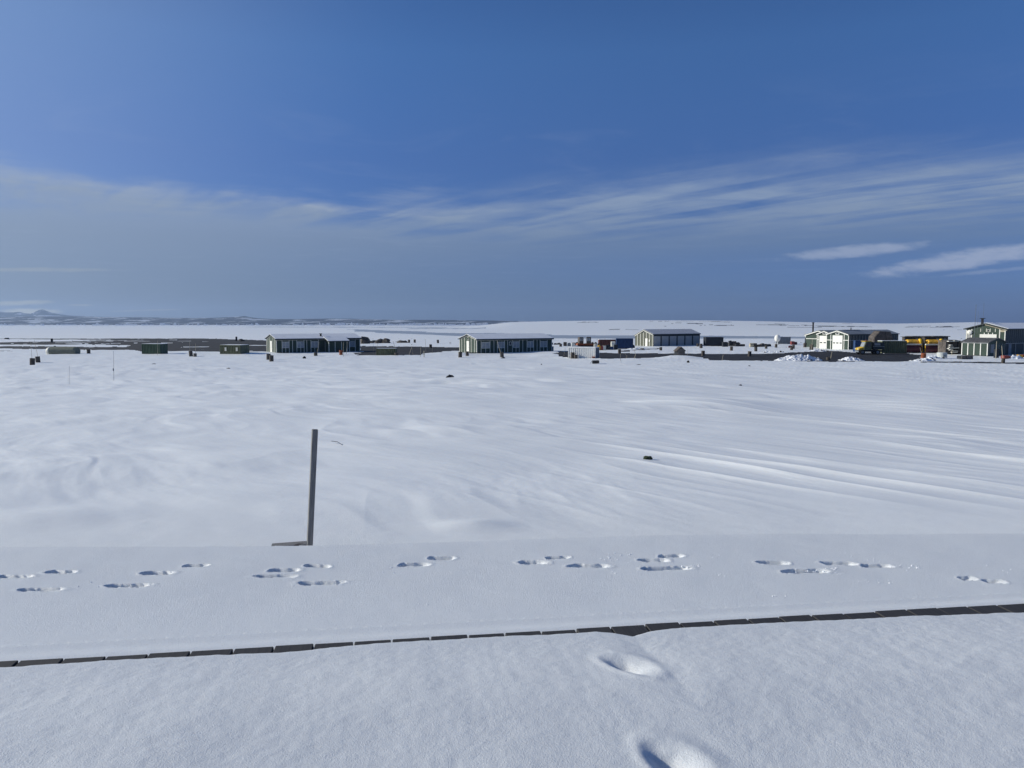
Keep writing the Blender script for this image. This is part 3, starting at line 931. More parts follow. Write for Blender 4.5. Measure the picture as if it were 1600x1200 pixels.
# ------------------------------------------------------------------ near things
def near_things():
    # measuring stake
    x, Y, z = at(483.5, 6.62)
    st = MB(); st.box(-0.024, 0.024, -0.022, 0.022, -0.30, 1.06)
    o = st.build('wooden_stake', M['stake'], bevel=0.002)
    zt = -math.tan(math.atan((671 - 600) / 1200) + PITCH) * 6.62
    o.location = (x, 6.62, zt - 1.06)
    o.rotation_euler = (R(0.5), R(3.6), R(25))
    tag(o, 'grey square timber stake standing alone in the snow, leaning slightly', 'stake')
    # board lying at the foot
    x0, Y0, _ = at(424, 6.02); x1, Y1, _ = at(479, 6.08)
    L = math.hypot(x1 - x0, Y1 - Y0)
    b = MB(); b.box(0, L, -0.05, 0.05, -0.016, 0.010)
    o = b.build('wooden_board', M['stake'], bevel=0.002)
    o.location = (x0, Y0, hz(x0, Y0) + 0.016); o.rotation_euler = (0, R(-0.8), math.atan2(Y1 - Y0, x1 - x0))
    tag(o, 'short grey board lying flat on the snow at the foot of the stake', 'board')
    # twig
    x, Y, z = gp(518, 690); x2, Y2, z2 = gp(537, 695.5)
    t = MB(); mid = ((x + x2) / 2, (Y + Y2) / 2, max(z, z2) + 0.02)
    t.bar((x, Y, z + 0.045), mid, 0.006, 6); t.bar(mid, (x2, Y2, z2 - 0.01), 0.006, 6, 0.004)
    tag(t.build('twig', M['rock']), 'thin dark twig sticking out of the snow right of the stake', 'twig')
    # stones
    x, Y, z = gp(1012, 721)
    o = rock_mesh('stone', (0.075, 0.05, 0.035), 3, M['mossrock'], flat=0.8); o.location = (x, Y, z + 0.018)
    tag(o, 'small green-black stone alone on the rippled snow right of centre', 'stone')
    x, Y, z = gp(703, 592)
    o = rock_mesh('rock', (0.27, 0.25, 0.26), 8, M['rock'], flat=0.4, amp=0.6); o.location = (x, Y, z + 0.02); o.rotation_euler = (0, 0.2, 0.4)
    tag(o, 'jagged dark rock poking from a wind hollow in front of the green barracks', 'rock')
    for (px, py, w, h, lab) in ((475.5, 560.2, .28, .30, 'dark boulder on the snow in front of the barracks with the annex'),
                                (240, 569.3, .38, .10, 'flat dark rock barely showing below the green crate container'),
                                (1075, 567.6, .22, .30, 'small dark rock below the little gabled shed'),
                                (998, 570.0, .35, .09, 'flat dark stone on the snow below the long gravel road'),
                                (1171, 572.0, .14, .08, 'tiny dark stone alone below the gravel road'),
                                (1157, 598.0, .11, .06, 'tiny dark pebble furthest down the right-hand field'),
                                (846, 570.2, .12, .10, 'small dark stone on the snow left of the square crate'),
                                (786, 562.0, .34, .12, 'dark stone on a small drift in front of the middle barracks'),
                                (357, 574.5, .25, .06, 'thin dark slab of rock half under the left-hand snow')):
        x, Y, z = gp(px, py)
        o = rock_mesh('rock', (w, w * 0.7, h), int(px), M['rock'], flat=0.5); o.location = (x, Y, z + h * 0.15); o.rotation_euler = (0, 0, px)
        tag(o, lab, 'rock', 'dark rocks showing through the snow')
    # thrown-up crumbs of snow beside the footprints
    mb = MB(); rng = random.Random(9)
    def crumb(x, Y, s):
        z = hz(x, Y)
        pts = []
        for k in range(6):
            a = k * PI / 3 + rng.random() * .5
            pts.append((x + s * math.cos(a) * rng.uniform(.7, 1.2), Y + s * math.sin(a) * rng.uniform(.7, 1.2), z - 0.002))
        pts.append((x + s * rng.uniform(-.3, .3), Y, z + s * rng.uniform(.7, 1.2)))
        mb.add(pts, [(k, (k + 1) % 6, 6) for k in range(6)])
    spots = [(118, 916, 3), (145, 913, 2), (470, 901, 2), (597, 891, 4), (614, 885, 2), (618, 893, 2), (662, 943, 3), (950, 873, 12), (960, 868, 7), (978, 866, 3), (963, 894, 2),
             (1080, 885, 9), (1092, 888, 4), (1122, 869, 4), (1125, 899, 3), (1298, 890, 18), (1310, 897, 6), (1350, 907, 8), (1365, 908, 4), (1385, 910, 4), (1400, 882, 10),
             (1425, 886, 9), (1530, 882, 3), (1572, 893, 4), (1322, 868, 3), (1210, 932, 3), (1365, 875, 4), (1250, 889, 6), (1265, 893, 9), (275, 890, 2), (520, 906, 3), (985, 879, 2)]
    for px, py, n in spots:
        for _ in range(n + 1):
            x, Y = ground_flat(px + rng.gauss(0, 7), py + rng.gauss(0, 1.8))
            crumb(x, Y, rng.uniform(0.002, 0.008) * (1.3 if rng.random() < .15 else 1))
    tag(mb.build('snow_crumbs', M['plain_snow']), 'loose crumbs of snow thrown up beside the footprint trail', 'snow', kind='stuff')


near_things()

# ------------------------------------------------------------------ buildings
TH = R(33)
CT, ST = math.cos(TH), math.sin(TH)


def gable_house(name, label, px, Y, L, W, H, rise, wall='green', trim='trim', front_battens=(), gable_battens=(), windows=(), gdoor=None,
                gwin=None, snowroof=True, over=0.28, rz=TH, z=-5.3, ridge=0.5, cat='building', frontside=True):
    x0 = at(px, Y)[0]
    t = thing(name, label, cat, (x0, Y, z), rz)
    yr = W * ridge
    MB().prism([(0, -0.8), (W, -0.8), (W, H), (yr, H + rise), (0, H)], 0, L).build('wall', M[wall], t)
    # roof slabs
    def slab(y0, z0, y1, z1, xa, xb, th):
        return [(y0, z0), (y1, z1), (y1, z1 + th), (y0, z0 + th)]
    k1 = rise / yr; k2 = rise / (W - yr)
    mb = MB()
    e = 0.02
    mb.prism([(-over, H - over * k1 + e), (yr, H + rise + e), (yr, H + rise + 0.12), (-over, H - over * k1 + 0.12)], -over, L + over)
    mb.prism([(yr, H + rise + e), (W + over, H - over * k2 + e), (W + over, H - over * k2 + 0.12), (yr, H + rise + 0.12)], -over, L + over)
    mb.box(-over, L + over, -over - 0.03, -over - 0.002, H - over * k1 - 0.07, H - over * k1 + 0.15)
    r = mb.build('roof', M['roofedge'], t)
    if snowroof:
        mb = MB(); a = over - 0.06
        mb.prism([(-a, H - a * k1 + 0.123), (yr, H + rise + 0.123), (yr, H + rise + 0.20), (-a, H - a * k1 + 0.19)], -a, L + a)
        mb.prism([(yr, H + rise + 0.123), (W + a, H - a * k2 + 0.123), (W + a, H - a * k2 + 0.19), (yr, H + rise + 0.20)], -a, L + a)
        mb.build('roof_snow', M['plain_snow'], r)
    # white boards under the gable verge
    mb = MB()
    for (ya, za, yb, zb) in ((0, H, yr, H + rise), (W, H, yr, H + rise)):
        mb.prism([(ya, za), (yb, zb), (yb, zb - 0.16), (ya, za - 0.16)], -0.05, -0.003)
    mb.build('barge_board', M[trim], t)
    MB().box(-0.0, L, -0.04, -0.003, H - 0.20, H - 0.10).build('eaves_board', M[trim], t)
    for (xa, ya) in ((-0.045, -0.045), (L - 0.08, -0.045), (-0.045, W - 0.08)):
        MB().box(xa, xa + 0.125, ya, ya + 0.125, -0.5, H - 0.15).build('corner_board', M[trim], t)
    for bx in front_battens:
        MB().box(bx - 0.045, bx + 0.045, -0.035, -0.003, -0.5, H - 0.15).build('batten', M[trim], t)
    for by in gable_battens:
        zt = H + (rise * by / yr if by < yr else rise * (W - by) / (W - yr)) - 0.17
        MB().box(-0.035, -0.003, by - 0.055, by + 0.055, -0.5, zt).build('batten', M[trim], t)
    for (xa, xb, za, zb, pane) in windows:
        n = 2 if xb - xa > 1.0 else 1
        mb = MB(); f = 0.07
        mb.box(xa, xb, -0.075, -0.004, za, za + f); mb.box(xa, xb, -0.075, -0.004, zb - f, zb)
        for k in range(n + 1):
            xc = xa + (xb - xa - f) * k / n
            mb.box(xc, xc + f, -0.07, -0.004, za + f, zb - f)
        wdw = mb.build('window', M[trim], t)
        for k in range(n):
            p0 = xa + f + (xb - xa - f) * k / n; p1 = xa + (xb - xa - f) * (k + 1) / n
            MB().box(p0, p1, -0.03, -0.006, za + f, zb - f).build('pane', M[pane], wdw)
        if n == 2:
            MB().box((xa + xb) / 2 - 0.04, (xa + xb) / 2 + 0.04, -0.034, -0.004, -0.5, za).build('batten', M[trim], t)
    if gdoor:
        ya, yb, h = gdoor
        dr = MB().box(-0.08, -0.004, ya, yb, -0.1, h).build('door', M['white'], t)
        MB().bar((-0.12, ya + 0.12, 1.0), (-0.12, ya + 0.22, 1.0), 0.02).build('handle', M['antenna'], dr)
    if gwin:
        ya, yb, za, zb = gwin
        wdw = MB().box(-0.05, -0.004, ya - .06, yb + .06, za - .06, zb + .06).build('window', M[trim], t)
        MB().box(-0.06, -0.052, ya, yb, za, zb).build('pane', M['pane'], wdw)
    return t


# left barracks with an annex
wz = (0.85, 1.95)
A = gable_house('barracks', 'long green barracks with white battens and a lower annex on its front', 432, 134, 15.4, 6.0, 2.38, 0.72,
                front_battens=(0.05, 1.0, 2.25, 2.85, 3.6, 4.9, 5.4, 6.15, 7.55, 13.3, 14.5),
                gable_battens=(0.9, 1.9, 4.1, 5.1), windows=((0.85 + .15, 2.25, *wz, 'panelc'), (3.65, 4.95, *wz, 'panelc'), (6.2, 7.5, *wz, 'panelc'), (13.4, 14.4, *wz, 'panelc')),
                gdoor=(2.5, 3.5, 2.05))
MB().box(8.75, 12.2, -2.0, -0.004, -0.5, 1.92).build('annex_wall', M['green'], A)
r = MB().prism([(-2.3, 1.90), (0.0, 2.52), (0.0, 2.62), (-2.3, 2.0)], 8.5, 12.6).build('annex_roof', M['roofedge'], A)
MB().prism([(-2.25, 2.02), (0.3, 2.72), (0.3, 2.80), (-2.25, 2.09)], 8.55, 12.55).build('roof_snow', M['plain_snow'], r)
for bx in (8.78, 9.9, 11.1, 12.15): MB().box(bx - .05, bx + .05, -2.035, -2.004, -0.5, 1.9).build('batten', M['trim'], A)
for by in (-1.97, -0.1): MB().box(8.715, 8.747, by - .05, by + .07, -0.5, 1.95).build('batten', M['trim'], A)
MB().lathe([(0.16, 2.75), (0.16, 3.25), (0.3, 3.27), (0.3, 3.34)], 10, c=(8.4, 1.2, 0)).build('chimney', M['rubber'], A)
MB().box(12.9, 14.1, -2.2, -0.3, -0.5, -0.05).build('step', M['wood'], A)
for bx in (12.55, ): MB().box(bx - .05, bx + .05, -2.2, -2.1, -0.5, 1.95).build('porch_post', M['trim'], A)

# middle barracks
B = gable_house('barracks', 'long green barracks with a snowy roof, in the middle of the view', 745, 132, 15.9, 6.0, 2.38, 0.75,
                front_battens=(0.85, 2.65, 3.45, 4.15, 5.65, 6.3, 7.3, 8.75, 9.5, 10.4, 11.85, 12.6, 13.25, 14.85),
                gable_battens=(0.7, 1.85, 4.2, 5.2), windows=((0.95, 2.6, *wz, 'panelc'), (4.2, 5.6, *wz, 'panelc'), (6.6, 7.1, 1.3, 1.95, 'pane'), (7.4, 8.7, *wz, 'panelc'), (10.5, 11.8, *wz, 'panelc'), (13.3, 14.8, *wz, 'panelc')),
                gdoor=(2.55, 3.4, 2.1), gwin=(2.75, 3.15, 2.32, 2.75))

# hangar
Cc = at(1020, 172)[0]
C = thing('hangar', 'grey hangar with pale side panels and a snowy roof, far centre right', 'building', (Cc, 172, -5.3), TH)
CL, CW, CH, CR = 14.9, 5.9, 2.65, 0.95
MB().prism([(0, -.8), (CW, -.8), (CW, CH - .35), (CW - 1.2, CH + .35), (CW * .5, CH + CR), (CW * .5 - 1.2, CH + .5), (0, CH)], 0, CL).build('wall', M['dark_teal'], C)
rf = MB().prism([(-.2, CH - .06), (CW * .5, CH + CR + .02), (CW + .2, CH - .4), (CW + .2, CH - .3), (CW * .5, CH + CR + .12), (-.2, CH + .04)], -.15, CL + .15).build('roof', M['roofedge'], C)
MB().prism([(-.12, CH + .07), (CW * .5, CH + CR + .123), (CW + .1, CH - .28), (CW + .1, CH - .2), (CW * .5, CH + CR + .2), (-.12, CH + .14)], -.1, CL + .1).build('roof_snow', basic('thin_roof_snow', (0.50, 0.51, 0.54), 0.7, var=0.1), rf)
for k in range(6):
    w = CL / 6
    MB().box(k * w + 0.22, (k + 1) * w - 0.22, -0.06, -0.004, -0.4, CH - 0.42).build('panel', M['panel'], C)
MB().box(0.1, CL - 0.1, -0.035, -0.004, CH - 0.3, CH - 0.1).build('vent_strip', M['paint_dark'], C)
for k in range(6):
    y = 0.25 + k * 1.0
    zt = CH + (CR * y / (CW / 2) if y < CW / 2 else CR * (CW - y) / (CW / 2) * .8 - 0.2) - .05
    MB().box(-0.06, -0.004, y - 0.30, y + 0.42, -0.4, zt - .15).build('cladding_panel', M['pilaster'], C)
    MB().box(-0.11, -0.062, y - 0.42, y - 0.28, -0.4, zt).build('batten', M['trim'], C)
for (ya, za, yb, zb) in ((0, CH, CW / 2, CH + CR), (CW, CH - .35, CW / 2, CH + CR)):
    MB().prism([(ya, za), (yb, zb), (yb, zb - .16), (ya, za - .16)], -.14, -.062).build('barge_board', M['trim'], C)
dr = MB().box(-0.16, -0.112, 1.6, 2.3, -0.1, 1.75).build('door', M['white'], C)
MB().box(-0.22, -0.162, 0.75, 1.05, 1.0, 1.5).build('lamp', M['white'], C)

# garages (three gabled volumes)
G0 = at(1326, 151)[0]


def garage(name, label, off, y0, y1, L, H, rise, door=None, wall='green', side='dark_teal', gwin=True, bats=()):
    W = y1 - y0
    t = thing(name, label, 'building', (G0 + off * CT - y0 * ST, 151 + off * ST + y0 * CT, -5.3), TH)
    yr = W / 2
    MB().prism([(0, -.8), (W, -.8), (W, H), (yr, H + rise), (0, H)], 0, L).build('wall', M[side], t)
    MB().prism([(0.01, -.8), (W - 0.01, -.8), (W - 0.01, H - 0.01), (yr, H + rise - 0.01), (0.01, H - 0.01)], -0.03, -0.002).build('front_cladding', M[wall], t)
    r = MB().prism([(-.2, H - .03), (yr, H + rise + .02), (W + .2, H - .03), (W + .2, H + .08), (yr, H + rise + .13), (-.2, H + .08)], -.25, L + .2).build('roof', M['roofedge'], t)
    MB().prism([(-.15, H + .07), (yr, H + rise + .135), (W + .15, H + .07), (W + .15, H + .12), (yr, H + rise + .19), (-.15, H + .12)], -.2, L + .1).build('roof_snow', M['plain_snow'] if side != 'dark_teal' else M['thin_snow'], r)
    mb = MB()
    for (ya, za, yb, zb) in ((0, H, yr, H + rise), (W, H, yr, H + rise)):
        mb.prism([(ya, za + .06), (yb, zb + .06), (yb, zb - .12), (ya, za - .12)], -.32, -.26)
    mb.build('barge_board', M['white'], t)
    for y in (0.0, W - .16) + tuple(bats):
        MB().box(-.09, -.032, y, y + .12, -.5, H + (rise * min(y, W - y) / yr) - .1).build('corner_board' if y in (0.0, W - .16) else 'batten', M['white'], t)
    MB().box(-.075, -.033, .16, (door[0] - .1) if door else W, 1.75, 1.88).build('rail_board', M['white'], t)
    if door:
        MB().box(-.075, -.033, door[1] + .1, W - .16, 1.75, 1.88).build('rail_board', M['white'], t)
        d = MB().box(-.10, -.034, door[0], door[1], -.2, door[2]).build('garage_door', M['white'], t)
        n = 3 if door[1] - door[0] > 1.8 else 2
        for k in range(n):
            a = door[0] + (door[1] - door[0]) * (k + .2) / n; b = a + (door[1] - door[0]) / n * .6
            MB().box(-.13, -.102, a, b, door[2] * .42, door[2] * .42 + .2).build('pane', M['pane'], d)
        w = MB().box(-.12, -.034, yr - .4, yr + .4, H - .02, H + .42).build('window', M['white'], t)
        MB().box(-.14, -.122, yr - .26, yr + .26, H + .08, H + .36).build('pane', M['pane'], w)
    return t


M['thin_snow'] = basic('thin_snow_on_roof', (0.26, 0.28, 0.30), 0.7, var=0.15, scale=0.5)
E3 = garage('garage', 'green garage with a big white roller door and a long dark side', 0, 0, 5.0, 17.1, 2.9, 0.75, (1.35, 3.55, 2.75), bats=(0.95, 3.9))
for k in range(17):
    MB().box(k + .5, k + .56, -.03, -.003, -.4, 2.75).build('batten', M['panel'], E3)
MB().box(0, 17.1, -.045, -.031, 1.75, 1.82).build('rail_board', M['panel'], E3)
MB().lathe([(0.09, 3.4), (0.09, 4.3)], 8, c=(4.5, 2.6, 0)).build('flue_pipe', M['rubber'], E3)
MB().box(1.5, 7.0, 2.3, 2.7, 3.72, 3.86).build('ridge_vent', M['paint_dark'], E3)
E2 = garage('garage', 'narrower garage with a white door set back beside the big-door garage', 2.0, 5.06, 8.6, 14, 2.9, 0.6, (1.2, 2.9, 2.6), bats=(0.8, 3.1))
E1 = garage('garage', 'low dark green garage wing without a door, left of the white garage doors', 7.5, 8.7, 15.4, 9, 2.55, 0.95, None)

# station building on the right
GB = at(1570, 126)[0]
G = thing('station_building', 'tall dark green station building with a cream panel in its gable', 'building', (GB, 126, -5.3), TH)
GW, GL, GH, GR = 6.3, 16.0, 4.2, 0.85
MB().prism([(0, -.8), (GW, -.8), (GW, GH), (GW / 2, GH + GR), (0, GH)], 0, GL).build('wall', M['dark_teal'], G)
MB().prism([(0.01, -.8), (GW - .01, -.8), (GW - .01, GH - .01), (GW / 2, GH + GR - .01), (0.01, GH - .01)], -.03, -.002).build('front_cladding', M['green'], G)
r = MB().prism([(-.3, GH - .08), (GW / 2, GH + GR), (GW + .3, GH - .08), (GW + .3, GH + .06), (GW / 2, GH + GR + .14), (-.3, GH + .06)], -.35, GL + .2).build('roof', M['roofedge'], G)
MB().prism([(-.22, GH + .07), (GW / 2, GH + GR + .143), (GW + .22, GH + .07), (GW + .22, GH + .14), (GW / 2, GH + GR + .22), (-.22, GH + .14)], .3, GL + .1).build('roof_snow', M['plain_snow'], r)
MB().prism([(-.28, GH - .14), (GW / 2, GH + GR - .06), (GW / 2, GH + GR - .16), (-.28, GH - .24)], -.34, -.30).build('barge_board', M['pole'], G)
MB().box(-.12, -.033, 1.35, 4.0, 2.45, 3.35).build('cream_panel', M['white'], G)
for y in (2.0, 2.65, 3.3): MB().box(-.10, -.034, y - .06, y + .06, 3.352, 3.6).build('batten', M['white'], G)
for y in (1.6, 2.4, 3.0, 3.9): MB().box(-.08, -.034, y - .05, y + .05, 3.75, GH + .1).build('batten', M['trim'], G)
w = MB().box(-.07, -.034, 2.5, 2.9, 3.75, 4.15).build('window', M['trim'], G); MB().box(-.09, -.072, 2.56, 2.84, 3.8, 4.1).build('pane', M['pane'], w)
for y in (0.03, 0.85, 5.25, 6.1): MB().box(-.08, -.034, y, y + .14, 1.9, GH - .02).build('batten', M['white'], G)
MB().box(-.07, -.034, .17, .85, 3.75, 4.05).build('vent_board', M['pole'], G)
MB().box(-.07, -.034, 0.17, .85, 1.9, 2.02).build('rail_board', M['white'], G)
MB().box(-.06, -.034, 5.4, 6.08, 2.7, 3.95).build('window_panel', M['panel'], G)
for k in range(22): MB().box(.3 + k * .7, .36 + k * .7, -.03, -.003, 1.9, GH - .1).build('batten', M['paint_grey'], G)
MB().box(0, GL, -.05, -.031, 1.82, 1.9).build('rail_board', M['panel'], G)
MB().box(1.0, 2.0, -.06, -.003, -.1, 1.75).build('door', M['paint_grey'], G)
for xx in (3.4, 6.2, 9.0): MB().box(xx, xx + .1, -.05, -.003, -.3, 1.82).build('batten', M['panel'], G)
ch = MB().lathe([(0.2, 4.4), (0.2, 5.95), (0.42, 5.96), (0.42, 6.06)], 10, c=(1.2, 4.3, 0)).build('chimney', M['rubber'], G)
bk = MB().lathe([(0.05, 0), (0.3, .1), (0.42, .2), (0.40, .2), (0.02, .05)], 14, axis='x', c=(-.4, 5.6, 3.65)).build('dish_antenna', M['white'], G)
MB().lathe([(0.03, 0), (0.08, -.25)], 6, axis='x', c=(-.1, 5.6, 3.65)).build('dish_arm', M['antenna'], G)

# small hut in front
HX = at(1543, 121)[0]
Hh = thing('hut', 'small green hut with white battens and a ragged roof, before the station building', 'hut', (HX, 121, -5.3), TH)
HK, HM = 4.0, 5.5
MB().prism([(0, .1), (HM, .1), (HM, 2.15), (HM / 2, 2.75), (0, 2.15)], 0, HK, 'y').build('wall', M['green'], Hh)
MB().prism([(-.25, 2.12), (HM / 2, 2.78), (HM + .25, 2.12), (HM + .25, 2.22), (HM / 2, 2.88), (-.25, 2.22)], -.25, HK + .2, 'y').build('roof', M['oldroof'], Hh)
MB().box(-.05, -.003, 0, HK, 2.0, 2.12).build('eaves_board', M['white'], Hh)
for y in (0.0, 1.02, 2.0, 2.95, HK - .13): MB().box(-.06, -.004, y, y + .13, .1, 1.99).build('batten', M['white'], Hh)
MB().box(-.1, HM, -.02, HK, -.15, .08).build('floor_frame', M['paint_dark'], Hh)
MB().box(.8, 1.9, -.05, -.003, .5, 1.85).build('door', M['paint_grey'], Hh)
for x in (.3, 2.4, 3.4, 4.6, 5.3): MB().box(x, x + .06, -.03, -.003, .1, 1.95).build('batten', M['panel'], Hh)

# little gabled shed
sx_, sy_, sz_ = at(1064, 118)
S = thing('shed', 'little brown gabled shed half buried in a drift by the gravel road', 'shed', (sx_, sy_, -5.3), 0.12)
MB().prism([(-.62, -.5), (.62, -.5), (.62, 1.0), (0, 1.5), (-.62, 1.0)], 0, 1.3, 'y').build('wall', M['paint_dark'], S)
for k in range(4):
    xa = -.60 + k * .3
    MB().prism([(xa, -.4), (xa + .26, -.4), (xa + .26, 1.02 + .45 * (1 - abs(xa + .26) / .62) - .05), (xa, 1.02 + .45 * (1 - abs(xa) / .62) - .05)], -.04, -.003, 'y').build('board', M['wood'], S)
for sg in (-1, 1): MB().prism([(0, 1.52), (sg * .76, .90), (sg * .76, .97), (0, 1.60)], -.12, 1.4, 'y').build('roof_panel', M['tarp'], S)


# ------------------------------------------------------------------ containers
def container(label, px, py, pxl, pxr, H, mat, ang=15.0, endmat=None, name='shipping_container', Lm=None, Wm=None, ribs=True, cat='container', trimmat=None):
    Y = 5.3 * 1200 / (py - 504)
    x0 = at(px, Y)[0]
    a = R(ang)
    u = (-math.cos(a), math.sin(a)); w = (math.sin(a), math.cos(a))
    k = (pxl - 800) / 1200
    L = Lm or (k * Y - x0) / (u[0] - k * u[1])
    k = (pxr - 800) / 1200
    d = (w[0] - k * w[1])
    W = Wm or max(0.8, min(2.6, (k * Y - x0) / d if abs(d) > 1e-3 else 2.4))
    L = min(max(L, 1.0), 12.5)
    t = thing(name, label, cat, (x0, Y, -5.3), -a)     # local -x runs left along the front, +y runs back
    p = 0.30 if ribs else 99
    pts = []
    n = max(2, int(L / p)) if ribs else 1
    for i in range(n):
        xa = -L + i * L / n; s = L / n
        pts += ([(xa, .0), (xa + s * .3, .0), (xa + s * .5, .10), (xa + s * .8, .10)] if ribs else [(xa, 0)])
    pts += [(0, 0), (0, W), (-L, W)]
    MB().prism(pts, -.5, H - .02, 'z').build('body', M[mat], t)
    for (xa, ya) in ((-L - .03, -.03), (-.07, -.03), (-.07, W - .07), (-L - .03, W - .07)):
        MB().box(xa, xa + .1, ya, ya + .1, -.5, H).build('corner_post', M[trimmat or mat], t)
    for (za) in (H - .1,):
        MB().box(-L + .07, -.07, -.035, -.002, za, H).build('top_rail', M[trimmat or mat], t)
    if W > 1.2 and ribs:
        for k in range(2):
            dd = MB().box(.002, .04, .1 + k * (W - .2) / 2, .08 + (k + 1) * (W - .2) / 2, -.3, H - .1).build('door', M[endmat or mat], t)
            MB().bar((.06, .1 + (k + .5) * (W - .2) / 2, -.3), (.06, .1 + (k + .5) * (W - .2) / 2, H - .15), .02).build('lock_rod', M['antenna'], dd)
    MB().box(-L, 0, 0.02, W, H - .018, H + .04).build('roof_snow' if mat not in ('paint_blue', 'paint_dark') else 'roof', M['plain_snow' if mat not in ('paint_blue', 'paint_dark') else mat], t)
    return t


container('white corrugated container standing in front of the scattered machinery', 930, 560, 888, 936, 1.62, 'paint_white', 22, 'paint_grey')  # grey end doors: the shade on that end is put into their colour
container('dark green container on the far left flat, shaded on its right end', 250, 553.3, 222, 262, 1.72, 'paint_green', 17, name='shipping_container')
oc = container('drab olive container with pale patches near the left barracks', 375, 553.6, 344, 396, 1.55, 'paint_olive', 15)
for xa in (-2.9, -.75): MB().box(xa, xa + .35, -.05, -.002, .55, 1.15).build('patch_panel', M['trim'], oc)
container('low green corrugated container with a snowy top beside the left barracks', 618, 555.6, 588, 620, 1.15, 'paint_olive', 3, Wm=1.2)
container('olive container parked behind the yellow-nosed truck', 1416, 551.5, 1378, 1418, 2.1, 'paint_olive', 6, Wm=2.3)
container('rust-brown container far behind the road, beside the blue one', 962, 541.5, 936, 963, 1.55, 'paint_brown', 0, Wm=2)
bc = container('deep blue container left of the grey hangar', 989, 545, 963, 990, 2.05, 'paint_blue', 4, Wm=2)
container('plain dark container right of the grey hangar', 1130, 540.3, 1103, 1131, 1.95, 'paint_dark', 0, Wm=2.4, ribs=False)
container('small dark box container at the right end of the plain dark container', 1137, 541.5, 1131, 1138, 1.0, 'paint_dark', 0, Wm=1, ribs=False)
container('grey container behind the white radome', 1235, 537.3, 1216, 1236, 1.75, 'paint_grey', 4, Wm=2.2)
container('narrow blue container against the dark side of the garage', 1352, 549.5, 1336, 1353, 2.0, 'paint_blue', 8, Wm=1.2, ribs=False)
# garage tarp load behind the olive container
x, Y, z = at(1381, 143)
tl = MB(); tl.prism([(-1.9, 0), (1.7, 0), (1.75, 2.3), (1.2, 3.6), (-.9, 3.75), (-1.9, 2.6)], 0, 2.4, 'y')
o = tl.build('covered_load', M['tarp'], bevel=.12); o.location = (x, Y, -5.3)
tag(o, 'tall brown tarpaulin-covered stack behind the olive container', 'stack')


# ------------------------------------------------------------------ drums and poles
def drum_mesh():
    h = 0.88; r = 0.29
    return MB().lathe([(r * .97, 0), (r, .02), (r, .27), (r + .014, .29), (r, .31), (r, .57), (r + .014, .59), (r, .61), (r, h - .03), (r + .01, h - .01), (r - .02, h), (r - .03, h - .03)], 14)


